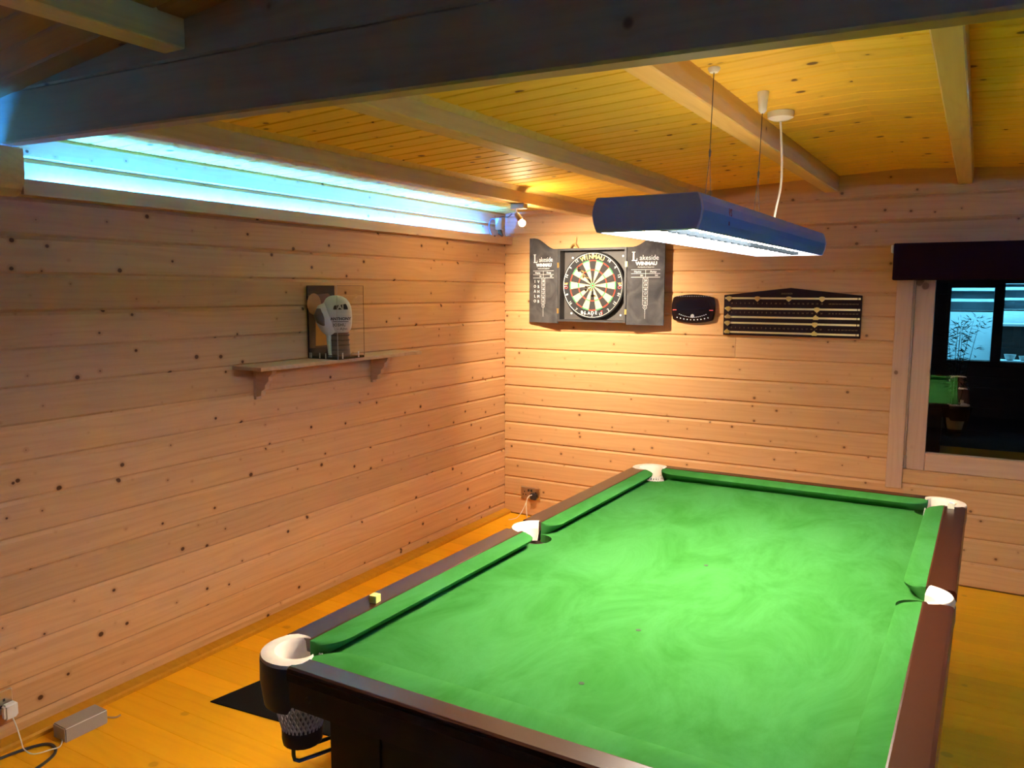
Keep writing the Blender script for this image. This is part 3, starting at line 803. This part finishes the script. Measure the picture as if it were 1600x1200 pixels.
for k, n in enumerate(NUM):
    a = PI/2-k*PI/10
    if k == 0 : r_ = .2085
    else: r_ = .2
    rot = a-PI/2 if math.sin(a) > -.2 else a+PI/2
    T.append(text(str(n), .026 if k else .014, WRW, DB, 'l', (r_*math.cos(a), yb-.0022, r_*math.sin(a)), (PI/2, -rot, 0)))
join_meshes('numerals', T, WRW, DB)
GOLD = plain('gold_print', (.80, .50, .12), .5); REDP = plain('red_print_bright', (.60, .05, .04), .6)
def arc_text(s, size, r_, mid, step, mat, parent, name):
    T = []
    for i, ch in enumerate(s):
        a = mid - (i-(len(s)-1)/2)*step
        if ch != ' ': T.append(text(ch, size, mat, parent, 'l', (r_*math.cos(a), yb-.0016, r_*math.sin(a)), (PI/2, -(a-PI/2), 0), bold=.0008))
    return join_meshes(name, T, mat, parent)
arc_text('WINMAU', .042, .190, PI/2, .150, GOLD, DB, 'lettering')
T = [text(ch, .030, WRW, DB, 'l', (-.075+i*.026, yb-.0016, -.187+abs(i-2.2)*.002), (PI/2, 0, 0), bold=.0006) for i, ch in enumerate('BLADE')]
join_meshes('lettering', T, WRW, DB)
text('5', .036, REDP, DB, 'lettering', (.070, yb-.0016, -.183), bold=.0008)
for s in (-1, 1): 
    T = [text('W', .024, GOLD, DB, 'l', (s*.195, yb-.0022, .010)), text('O', .030, REDP, DB, 'l', (s*.195, yb-.0020, -.014), bold=.0006)]
    join_meshes('emblem', [T[0]], GOLD, DB); join_meshes('emblem', [T[1]], REDP, DB)
# darts stuck in the board
FLK = plain('dart_flight_dark', (.04, .03, .05), .5); FLC = plain('dart_flight_cream', (.75, .62, .30), .5)
def dart(x, z, dx, dz, fm, label):
    t = thing('dart', label, 'dart', (.712+x, -.0148+yb, 1.675+z), 0, 'darts stuck in the board')
    d = Vector((dx, -1, dz)).normalized()
    MB().tube([d*-.006, d*.018], [.0005, .0012], 6).build('point', CHROME, t)
    MB().tube([d*.018, d*.022, d*.060, d*.064], [.002, .0033, .0033, .002], 8).build('barrel', BRASS, t, smooth=True)
    MB().tube([d*.064, d*.108], .0016, 6).build('shaft', FLK, t)
    u = d.cross(Vector((0, 0, 1))).normalized(); w = d.cross(u)
    mb = MB()
    for q in (u, w):
        q2 = d.cross(q)*.0004
        for sg in (-1, 1):
            P4 = [d*.085, d*.092+q*sg*.017, d*.118+q*sg*.017, d*.122]
            mb.add([p+q2 for p in P4]+[p-q2 for p in P4], [(0, 1, 2, 3), (7, 6, 5, 4), (0, 4, 5, 1), (1, 5, 6, 2), (2, 6, 7, 3)])
    mb.build('flight', fm, t)
dart(-.052, .085, -.03, .20, FLK, 'dart with dark flight, uppermost of the three stuck in the dartboard')
dart(-.026, .045, .05, .18, FLC, 'dart with cream flight stuck above the bullseye of the dartboard')
dart(.002, -.034, -.04, .12, FLK, 'dart with dark flight stuck just below the bullseye of the dartboard')

# ------------------------------------------------------------------ electronic scorer
ES = thing('electronic_scorer', 'small barrel shaped black electronic score display between dartboard and scoreboard', 'score display', (1.397, 0, 1.528))
GLBLK = plain('gloss_black', (.012, .006, .006), .12, coat=.3)
def barrel(w, h, bw, bh, n=10):
    P = []
    for i in range(n): t = -1+2*i/n; P.append((-w*0+t*w, -(h+bh*(1-t*t))))
    for i in range(n): t = -1+2*i/n; P.append((w+bw*(1-t*t), t*h))
    for i in range(n): t = 1-2*i/n; P.append((t*w, h+bh*(1-t*t)))
    for i in range(n): t = 1-2*i/n; P.append((-w-bw*(1-t*t), t*h))
    return P
MB().prism(barrel(.128, .072, .012, .018), -.028, -.0005, 'y').build('case', GLBLK, ES, bevel=.004, seg=2)
MB().prism(barrel(.105, .044, .006, .012), -.0295, -.0282, 'y').build('screen', plain('screen_dark', (.006, .004, .006), .05, coat=.5), ES)
mb = MB()
for k in range(10):
    t = -1+2*k/9; mb.lathe([(.0036, -.0305), (.0030, -.0282)], 10, (t*.100, 0, -.056-.014*(1-t*t)), 'y')
mb.build('button', PRW, ES)
mb = MB(); arc = [(t*.098, -.0290, -.030-.024*(1-t*t)) for t in [-1+2*i/16 for i in range(17)]]
for a in arc[1:-1]: mb.box(a[0]-.004, a[0]+.004, -.0300, -.0284, a[2]-.002, a[2]+.002)
mb.build('label_strip', plain('grey_print', (.40, .38, .36), .6), ES)
MB().lathe([(.012, -.0315), (.011, -.0284)], 18, (0, 0, -.046), 'y').build('round_emblem', plain('grey_emblem', (.30, .28, .27), .4), ES)
for s in (-1, 1): MB().box(s*.118-.012, s*.118+.012, -.0300, -.0282, -.012, -.006).build('red_marker', REDP, ES)
mb = MB()
for k in range(14): mb.box(-.10+k*.0148, -.10+k*.0148+.008, -.0300, -.0284, .077-.00*k, .0795)
mb.build('label_strip', plain('grey_print_dim', (.25, .24, .23), .6), ES)

# ------------------------------------------------------------------ snooker scoreboard
SB = thing('snooker_scoreboard', 'dark wooden snooker scoreboard with brass sliders and a pitched top left of the window', 'scoreboard', (1.986, 0, 1.368))
DKB = plain('scoreboard_maroon', (.014, .003, .004), .6, spec=.15, noise=.2, nscale=15)
MB().prism([(-.395, 0), (.395, 0), (.395, .247), (0, .291), (-.395, .247)], -.018, -.0005, 'y').build('board', DKB, SB, bevel=.002)
rows = [.228, .165, .113, .077, .020]
PTR = {0: (-.362, -.191, -.007, .180), 1: (-.365, .154), 2: (-.366, .150), 3: (-.367, .146), 4: (-.368, .146)}
RAILB = plain('brass_rail', (.78, .66, .34), .35, .5)
for k, z_ in enumerate(rows):
    MB().box(-.388, .372, -.0215, -.0182, z_-.0055, z_+.0055).build('rail', RAILB, SB)
    MB().box(.376, .388, -.0215, -.0182, z_-.0055, z_+.0055).build('rail_stop', RAILB, SB)
    for x in PTR[k]:
        up = k in (2, 4)
        sgn = 1 if up else -1
        mb = MB().prism([(x-.014, z_-.009), (x+.014, z_-.009), (x+.014, z_+.009), (x+.004, z_+.012) if sgn > 0 else (x+.014, z_+.009), (x, z_+.020) if sgn > 0 else (x, z_+.011), (x-.014, z_+.009)] if sgn > 0 else
                        [(x-.014, z_+.009), (x-.014, z_-.008), (x, z_-.020), (x+.014, z_-.008), (x+.014, z_+.009), (x, z_+.012)], -.027, -.0217, 'y')
        mb.build('pointer', BRASS, SB)
DIMG = plain('dim_gold_print', (.20, .12, .03), .6)
T = []
for z_ in (.197, .141, .047):
    for k in range(21): T.append(text(str(k), .013, DIMG, SB, 'l', (-.345+k*.0262, -.0184, z_)))
    for k in range(1, 10): T.append(text(str(k*20 if z_ < .19 else k*100), .011, DIMG, SB, 'l', (.205+k*.0185, -.0184, z_)))
T.append(text('SNOOKER', .014, DIMG, SB, 'l', (-.02, -.0184, .256)))
join_meshes('numerals', T, DIMG, SB)

# ------------------------------------------------------------------ sockets, cables, floor things
def socket(name, label, loc, rz, wid, plugs):
    t = thing(name, label, 'socket', loc, rz)
    MB().box(-wid/2, wid/2, -.012, -.0005, -.043, .043).build('face_plate', CHROME, t, bevel=.003)
    for x in (-wid*.29, wid*.29):
        mb = MB()
        for (a, b_) in ((-.011, -.012), (.011, -.012), (0, .010)): mb.box(x+a-.004, x+a+.004, -.0128, -.0119, b_-.006, b_+.004)
        mb.build('pin_holes', BLK, t)
    for x in (-.012, .012): MB().box(x-.007, x+.007, -.0165, -.0119, .012, .030).build('switch', BLK, t, bevel=.001)
    return t
s1 = socket('wall_socket', 'steel double wall socket low on the back wall near the corner', (.221, 0, .172), 0, .158, 1)
PLG = thing('plug_lead', 'white plug lead hanging from the back wall socket', 'cable', (.256, -.0170, .158))
MB().box(-.024, .024, -.022, 0, -.026, .022).build('plug', BLK, PLG, bevel=.006, seg=2)
MB().tube(smooth_path([(-.004, -.023, .012), (-.022, -.045, .0), (-.036, -.05, -.045), (-.036, -.045, -.11), (-.034, -.04, -.1535)]), .0042, 8).build('cord', WHITEP, PLG, smooth=True)
MB().tube(smooth_path([(-.040, -.05, -.045), (-.060, -.06, -.10), (-.085, -.10, -.150), (-.12, -.16, -.1545)]), .0022, 6).build('cord', WHITEP, PLG, smooth=True)
s2 = socket('wall_socket', 'steel double wall socket low on the left wall at the photo edge', (0, -3.590, .166), PI/2, .146, 1)
PG2 = thing('charger_lead', 'white plug charger in the left wall socket with thin white lead to the grey box', 'cable', (.0170, -3.540, .140))
MB().box(0, .030, -.024, .024, -.030, .026).build('plug', WHITEP, PG2, bevel=.007, seg=2)
MB().tube(smooth_path([(.018, .006, -.030), (.030, .012, -.070), (.060, .008, -.110), (.11, -.01, -.115), (.17, -.01, -.115), (.19, .04, -.118), (.165, .085, -.1375), (.14, .108, -.130)]), .0022, 6).build('cord', WHITEP, PG2, smooth=True)
AD = thing('grey_adapter', 'small grey rectangular speaker box on the floor against the left wall', 'speaker', (.142, -3.352, .0005), -.02)
GREYS = plain('grey_mesh', (.36, .31, .27), .5, noise=.15, nscale=400, bump=.3)
MB().box(-.040, .040, -.081, .081, 0, .056).build('body', GREYS, AD, bevel=.004, seg=2)
MB().tube([(.0405, -.078, .0535), (.0405, .078, .0535)], .0012, 6).build('edge_trim', WHITEP, AD)
MB().tube(smooth_path([(.0, .081, .02), (.01, .10, .006), (.03, .118, .003), (.035, .135, .006)]), .0035, 7).build('short_cable', SHELFW, AD, smooth=True)
BC = thing('black_cable', 'thick black cable curled on the floor at the bottom left corner', 'cable', (.10, -3.5, .006))
MB().tube(smooth_path([(-.02, -.20, 0), (-.015, -.08, 0), (.02, .015, 0), (.07, .03, 0), (.12, 0, 0), (.15, -.08, 0), (.16, -.2, 0)]), .0055, 8).build('cord', BLK, BC, smooth=True)
MT = thing('floor_mat', 'flat black rubber mat on the orange floor beside the snooker table', 'mat', (.389, -2.972, .0005), .12-.05)
mt = MB(); mt.add([], []); mt.prism([(0, 0), (.80, .02), (.84, .52), (.12, .48)], 0, .004, 'z').build('sheet', RUBBER, MT)

# ------------------------------------------------------------------ shelf with the boxed glove
SH = thing('wall_shelf', 'rustic wooden shelf on two cut brackets on the left wall', 'shelf', (0, -1.86, 1.291))
mb = MB(); n = 24; fr = []
for k in range(n+1):
    yy = -.610+1.195*k/n; fr.append((.192+.004*math.sin(k*1.7)-.003*math.cos(k*.9), yy))
mb.prism([(.0005, -.610)]+fr+[(.0005, .585)], -.018, 0, 'z').build('board', SHELFW, SH, bevel=.0015)
for yb_ in (-.487, .360):
    b = empty('bracket', (0, yb_, -.0185), 0, SH)
    pts = [(.016, 0), (.130, 0), (.118, -.028), (.100, -.040), (.098, -.060), (.076, -.078), (.072, -.098), (.050, -.110), (.046, -.132), (.016, -.140)]
    MB().prism(pts, .002, .030, 'y').build('gusset', SHELFW, b, bevel=.001)
    MB().box(.0005, .0155, 0, .032, -.152, 0).build('back_plate', SHELFW, b)
# display case
CS = thing('display_case', 'clear acrylic case with black picture backdrop on the wooden shelf', 'display case', (.105, -1.89, 1.2915))
cx0, cx1, cy0, cy1, chh = -.098, .102, -.100, .100, .369
ACR = glass('acrylic', .04)
EDG = plain('acrylic_edge', (.10, .06, .04), .2)
BLKG = plain('black_acrylic', (.012, .009, .008), .25)
MB().box(cx0, cx1, cy0, cy1, 0, .012).build('base', BLKG, CS)
MB().box(cx0, cx0+.004, cy0, cy1, .0125, chh).build('backdrop', BLKG, CS)
MB().box(cx1-.003, cx1, cy0, cy1, .0125, chh-.003).build('pane', ACR, CS)
MB().box(cx0+.0045, cx1-.0035, cy0, cy0+.003, .0125, chh-.003).build('pane', ACR, CS)
MB().box(cx0+.0045, cx1-.0035, cy1-.003, cy1, .0125, chh-.003).build('pane', ACR, CS)
MB().box(cx0+.0045, cx1, cy0, cy1, chh-.0025, chh).build('pane', ACR, CS)
WEDG = plain('acrylic_bright_edge', (.60, .52, .45), .2)
mb = MB(); mb.box(cx1, cx1+.0016, cy1-.0016, cy1, .0125, chh); mb.box(cx1, cx1+.0016, cy0+.002, cy1-.002, chh-.0018, chh); mb.build('edge_strip', EDG, CS)
mb = MB(); mb.box(cx1, cx1+.0016, cy0, cy0+.0016, .0, chh); mb.build('edge_strip', WEDG, CS)
# small bright clips along the base
mb = MB()
for (x, y) in ((-.085, 0), (-.075, 0), (-.018, 0), (.022, 0)): mb.box(x-.003, x+.003, cy0-.0012, cy0-.0002, .004, .030)
for y in (-.065, .055): mb.box(cx1+.0002, cx1+.0014, y-.004, y+.004, .004, .034)
mb.build('clip', WEDG, CS)
# flat printed picture on the backdrop: warm figure shape on black (kept generic)
PO = plain('print_orange', (.62, .26, .03), .6, noise=.2, nscale=25); PS = plain('print_tan', (.42, .22, .08), .6, noise=.25, nscale=25); PB = plain('print_brown', (.10, .035, .015), .6, noise=.4, nscale=20)
px = cx0+.0043
def card(pts, x0, mat): MB().prism([(p[0], p[1]) for p in pts], x0, x0+.0006, 'x').build('print', mat, CS)
card([(-.095, .05), (.095, .05), (.095, .30), (.05, .33), (-.095, .32)], px, PB)
card([(-.050, .06), (.060, .06), (.062, .16), (.052, .22), (-.030, .25), (-.045, .18)], px+.0007, PO)
card(circ(-.055, .275, .050, 20, ry=.055), px+.0014, PS)
# boxing glove: lofted, faces the camera side of the room
GV = thing('boxing_glove', 'white boxing glove with black lettering and brown cuff inside the clear case', 'boxing glove', (.118, -1.886, 1.3040), math.radians(43))
GLW = plain('glove_white', (.70, .68, .66), .35, noise=.04, nscale=40)
GLB = plain('glove_brown', (.13, .075, .05), .5, noise=.3, nscale=40)
def ell(cx, cy, cz, rx, ry, n=24, tilt=0.0, e=2.3):
    P = []
    for i in range(n):
        a = 2*PI*i/n; c, s = math.cos(a), math.sin(a)
        P.append(Vector((cx+rx*math.copysign(abs(c)**(2/e), c), cy+ry*math.copysign(abs(s)**(2/e), s), cz+tilt*rx*c)))
    return P
S = [(.004, .115, .040, .030), (.004, .121, .050, .040), (.003, .135, .062, .047), (.002, .160, .068, .052), (.000, .190, .072, .056), (-.002, .222, .073, .058), (-.003, .250, .071, .057), (-.005, .272, .064, .052), (-.007, .290, .052, .043), (-.009, .301, .036, .030), (-.010, .307, .014, .012)]
mitt = MB().loft([ell(c, 0, z_, rx, ry) for (c, z_, rx, ry) in S]).build('mitt', GLW, GV, smooth=True)
S = [(.008, .0045, .052, .036), (.006, .010, .054, .040), (.005, .060, .050, .038), (.004, .100, .048, .037), (.004, .118, .050, .038)]
cuff = MB().loft([ell(c, 0, z_, rx, ry) for (c, z_, rx, ry) in S]).build('cuff', GLB, GV, smooth=True)
for z_ in (.030, .055, .080, .105):
    MB().loft([ell(.005, 0, z_-.004, .0505, .0385), ell(.005, 0, z_, .0535, .0415), ell(.005, 0, z_+.004, .0505, .0385)]).build('strap_band', plain('cuff_band', (.06, .035, .025), .6), cuff, smooth=True)
MB().loft([ell(-.042, -.01, .004, .010, .026), ell(-.046, -.012, .06, .012, .028), ell(-.048, -.012, .12, .013, .028)]).build('side_panel', GLW, GV, smooth=True)
# thumb
th = [((-.030, -.012, .118), .032), ((-.052, -.020, .148), .040), ((-.070, -.026, .182), .041), ((-.078, -.026, .214), .037), ((-.074, -.020, .244), .028), ((-.060, -.012, .262), .012)]
MB().tube([p for p, _ in th], [r_ for _, r_ in th], 16).build('thumb', GLW, GV, smooth=True)
tp = [((-.066, -.050, .158), .012), ((-.084, -.052, .182), .024), ((-.094, -.048, .210), .026), ((-.092, -.040, .238), .013)]
MB().tube([p for p, _ in tp], [r_ for _, r_ in tp], 12).build('thumb_patch', GLB, GV, smooth=True)
PRB = plain('black_print', (.015, .012, .015), .5)
def wrap_text(body, size, x, z_, bold=.0, space=1.0):
    """flat lettering pressed on to the curved front of the glove"""
    o = text(body, size, PRB, GV, 'l', (0, 0, 0), (0, 0, 0), extr=.0003, bold=bold, space=space)
    bm = bmesh.new(); bm.from_mesh(o.data); bmesh.ops.subdivide_edges(bm, edges=bm.edges, cuts=1)
    for v in bm.verts:
        X = x+v.co.x; Z = z_+v.co.y
        rx, ry = .072, .0575
        if Z < .19: k = (Z-.135)/.055; rx, ry = .062+.010*k, .047+.009*k
        if Z > .25: k = (Z-.25)/.05; rx, ry = .071-.030*k, .057-.022*k
        q = min(.98, abs(X/rx)); yy = -ry*(1-q**2.3)**(1/2.3)
        v.co = Vector((X, yy-.0012-v.co.z, Z))
    bm.to_mesh(o.data); bm.free(); return o
T = [wrap_text('ANTHONY', .0205, .014, .189, .0008), wrap_text('JOSHUA', .0205, .014, .158, .0006, 1.12)]
mb = MB(); T2 = wrap_text('_________', .017, .014, .182, .0012); T.append(T2)
sg = wrap_text('~ Ajhm ~', .020, .030, .138, .0); T.append(sg)
join_meshes('lettering', T, PRB, GV)
# half-round crest with letters
mb = MB(); cc = [(-.036+.0, .236)]
pts = circ(.014, .236, .036, 16, 0, PI, ry=.040)
def onsurf(X, Z, out=.0014):
    rx, ry = .072, .0575
    if Z > .25: k = (Z-.25)/.05; rx, ry = .071-.030*k, .057-.022*k
    q = min(.98, abs(X/rx)); return Vector((X, -ry*(1-q**2.3)**(1/2.3)-out, Z))
rows_ = 6; vs = []; fs = []
for i in range(rows_+1):
    zz = .236+.040*i/rows_; hw = .036*math.sqrt(max(0, 1-(i/rows_)**2))+.0005
    for j in range(9): vs.append(onsurf(.014+hw*(j/4-1), zz))
for i in range(rows_):
    for j in range(8): fs.append((i*9+j, i*9+j+1, (i+1)*9+j+1, (i+1)*9+j))
MB().add(vs, fs).build('crest', PRB, GV)
o = wrap_text('AJ', .034, .014, .249, .001); o.data.materials.clear(); o.data.materials.append(GLW)
for v in o.data.vertices: v.co.y -= .0012
o.name = 'lettering'

# ------------------------------------------------------------------ outside: lit glazed door of the house opposite, plant
gr = tag(MB().box(-6, 12, .12, 14, -.12, -.02).build('patio_ground', plain('dark_paving', (.006, .006, .007), 1.0, spec=0.0, noise=.3, nscale=6)), 'dark paving outside the window', 'ground')
HS = thing('house_opposite', 'dark house with lit glazed kitchen doors seen through the window', 'house', (3.2, 6.0, -.02))
DKW = plain('dark_render', (.02, .016, .016), .9); DKF = plain('dark_frame', (.015, .012, .012), .5); KW = plain('kitchen_white', (.72, .80, .84), .8)
def hb(nm, x0, x1, y0, y1, z0, z1, mat, par=None): return MB().box(x0-3.2, x1-3.2, y0-6, y1-6, z0+.02, z1+.02).build(nm, mat, par or HS)
hb('wall', -2, 2.70, 6.0, 6.2, -.02, 4.5, DKW); hb('wall', 3.95, 8, 6.0, 6.2, -.02, 4.5, DKW)
hb('wall', 2.70, 3.95, 6.0, 6.2, 1.74, 4.5, DKW); hb('wall', 2.70, 3.95, 6.0, 6.2, -.02, .82, DKW)
hb('door_frame', 3.148, 3.252, 5.98, 6.22, .82, 1.74, DKF); hb('door_frame', 2.66, 2.70, 5.97, 6.0, .80, 1.76, DKF)
hb('door_frame', 2.70, 3.148, 5.98, 6.22, 1.69, 1.74, DKF)
hb('pane', 2.701, 3.147, 6.05, 6.056, .821, 1.689, GL); hb('pane', 3.253, 3.949, 6.05, 6.056, .821, 1.739, GL)
hb('room_wall', 2.2, 4.6, 7.6, 7.65, 0, 2.4, KW); hb('room_wall', 2.15, 2.2, 6.2, 7.65, 0, 2.4, KW); hb('room_wall', 4.6, 4.65, 6.2, 7.65, 0, 2.4, KW)
hb('room_ceiling', 2.15, 4.65, 6.2, 7.65, 2.4, 2.45, KW); hb('room_floor', 2.15, 4.65, 6.2, 7.65, .0, .05, KW)
SLT, nt, N, L, b = nodes('blind_band'); b.inputs['Base Color'].default_value = (.45, .5, .55, 1); b.inputs['Roughness'].default_value = .9
trn = N.new('ShaderNodeBsdfTranslucent'); trn.inputs[0].default_value = (.30, .36, .40, 1); mxs = N.new('ShaderNodeMixShader'); mxs.inputs[0].default_value = .7
L.new(b.outputs[0], mxs.inputs[1]); L.new(trn.outputs[0], mxs.inputs[2]); L.new(mxs.outputs[0], N['Material Output'].inputs[0])
for (z0, z1) in ((1.56, 1.655), (1.42, 1.525)): hb('blind_slat', 2.702, 3.146, 6.10, 6.105, z0, z1, SLT)
for (z0, z1) in ((1.70, 1.735), (1.575, 1.665), (1.44, 1.545)): hb('blind_slat', 3.254, 3.948, 6.10, 6.105, z0, z1, SLT)
hb('blind_bar', 2.702, 3.146, 6.10, 6.125, 1.402, 1.418, DKF); hb('blind_bar', 3.254, 3.948, 6.10, 6.125, 1.42, 1.436, DKF)
hb('kitchen_unit', 3.25, 4.25, 7.15, 7.5, .052, 1.202, DKF); hb('worktop', 3.23, 4.27, 7.13, 7.52, 1.2035, 1.232, WHITEP)
OV = thing('microwave', 'dark oven box on the kitchen worktop of the house opposite', 'oven', (3.62, 7.30, 1.2335))
MB().box(-.05, .4, -.12, .12, 0, .085).build('body', DKF, OV); MB().box(-.04, .38, -.123, -.1205, .06, .075).build('trim', WHITEP, OV)
for k, (x, sc_) in enumerate(((3.36, 1.0), (3.50, .8))):
    t = thing('white_bowl', ('larger', 'smaller')[k] + ' white bowl on the sill behind the right pane of the house opposite', 'bowl', (x, 6.35, .8205), 0, 'bowls on the sill')
    MB().lathe([(.03*sc_, 0), (.05*sc_, .02*sc_), (.065*sc_, .07*sc_), (.062*sc_, .07*sc_), (.045*sc_, .024*sc_), (.001, .012*sc_)], 20).build('body', WHITEP, t, smooth=True)
hb('sill', 3.253, 3.95, 6.22, 6.5, .79, .82, KW)
kl = bpy.data.lights.new('kitchen_light', 'AREA'); kl.shape = 'RECTANGLE'; kl.size = 1.6; kl.size_y = .8; kl.energy = 28; kl.color = (.17, .70, 1.0)
ko = bpy.data.objects.new('kitchen_light', kl); COL.objects.link(ko); ko.parent = HS; ko.location = (0.0, .95, 2.36)
BP = thing('bamboo_plant', 'leafy bamboo plant silhouetted against the lit pane of the house opposite', 'plant', (2.84, 5.75, -.02))
LEAF = plain('bamboo_leaf', (.010, .022, .012), .9, spec=.05); STEM = plain('bamboo_stem', (.012, .014, .008), .9, spec=.05)
MB().lathe([(.10, 0), (.16, .28), (.17, .30), (.15, .30), (.14, .26)], 20).build('pot', plain('black_pot', (.003, .003, .003), 1.0, spec=0.0), BP, smooth=True)
rnd = random.Random(5); mb = MB()
for k in range(7):
    x, y = rnd.uniform(-.07, .07), rnd.uniform(-.07, .07); lean = Vector((rnd.uniform(-.08, .16), rnd.uniform(-.05, .05), 1)); hgt = rnd.uniform(1.1, 1.42)
    pth = [Vector((x, y, .26))+lean*t*(hgt-.26)+Vector((lean.x*.4*t*t, 0, 0)) for t in (0, .25, .5, .75, 1)]
    MB().tube(pth, [.006, .005, .004, .003, .0015], 6).build('stem', STEM, BP, smooth=True)
    for j in range(46):
        t = 1-rnd.random()**1.6*.75; p = pth[min(3, int(t*4))].lerp(pth[min(4, int(t*4)+1)], t*4-int(t*4)) if t < 1 else pth[4]
        d = Vector((rnd.uniform(-1, 1), rnd.uniform(-1, 1), rnd.uniform(-.5, .6))).normalized(); ln = rnd.uniform(.05, .11)
        q = p+d*rnd.uniform(.01, .09); w = d.cross(Vector((rnd.uniform(-1, 1), rnd.uniform(-1, 1), rnd.uniform(-1, 1)))).normalized()*.006
        nn = d.cross(w).normalized()*.0012
        mb.add([q, q+d*ln*.4+w+nn, q+d*ln, q+d*ln*.4-w+nn], [(0, 1, 2), (0, 2, 3)])
o = mb.build('foliage', LEAF, BP); o['kind'] = 'stuff'
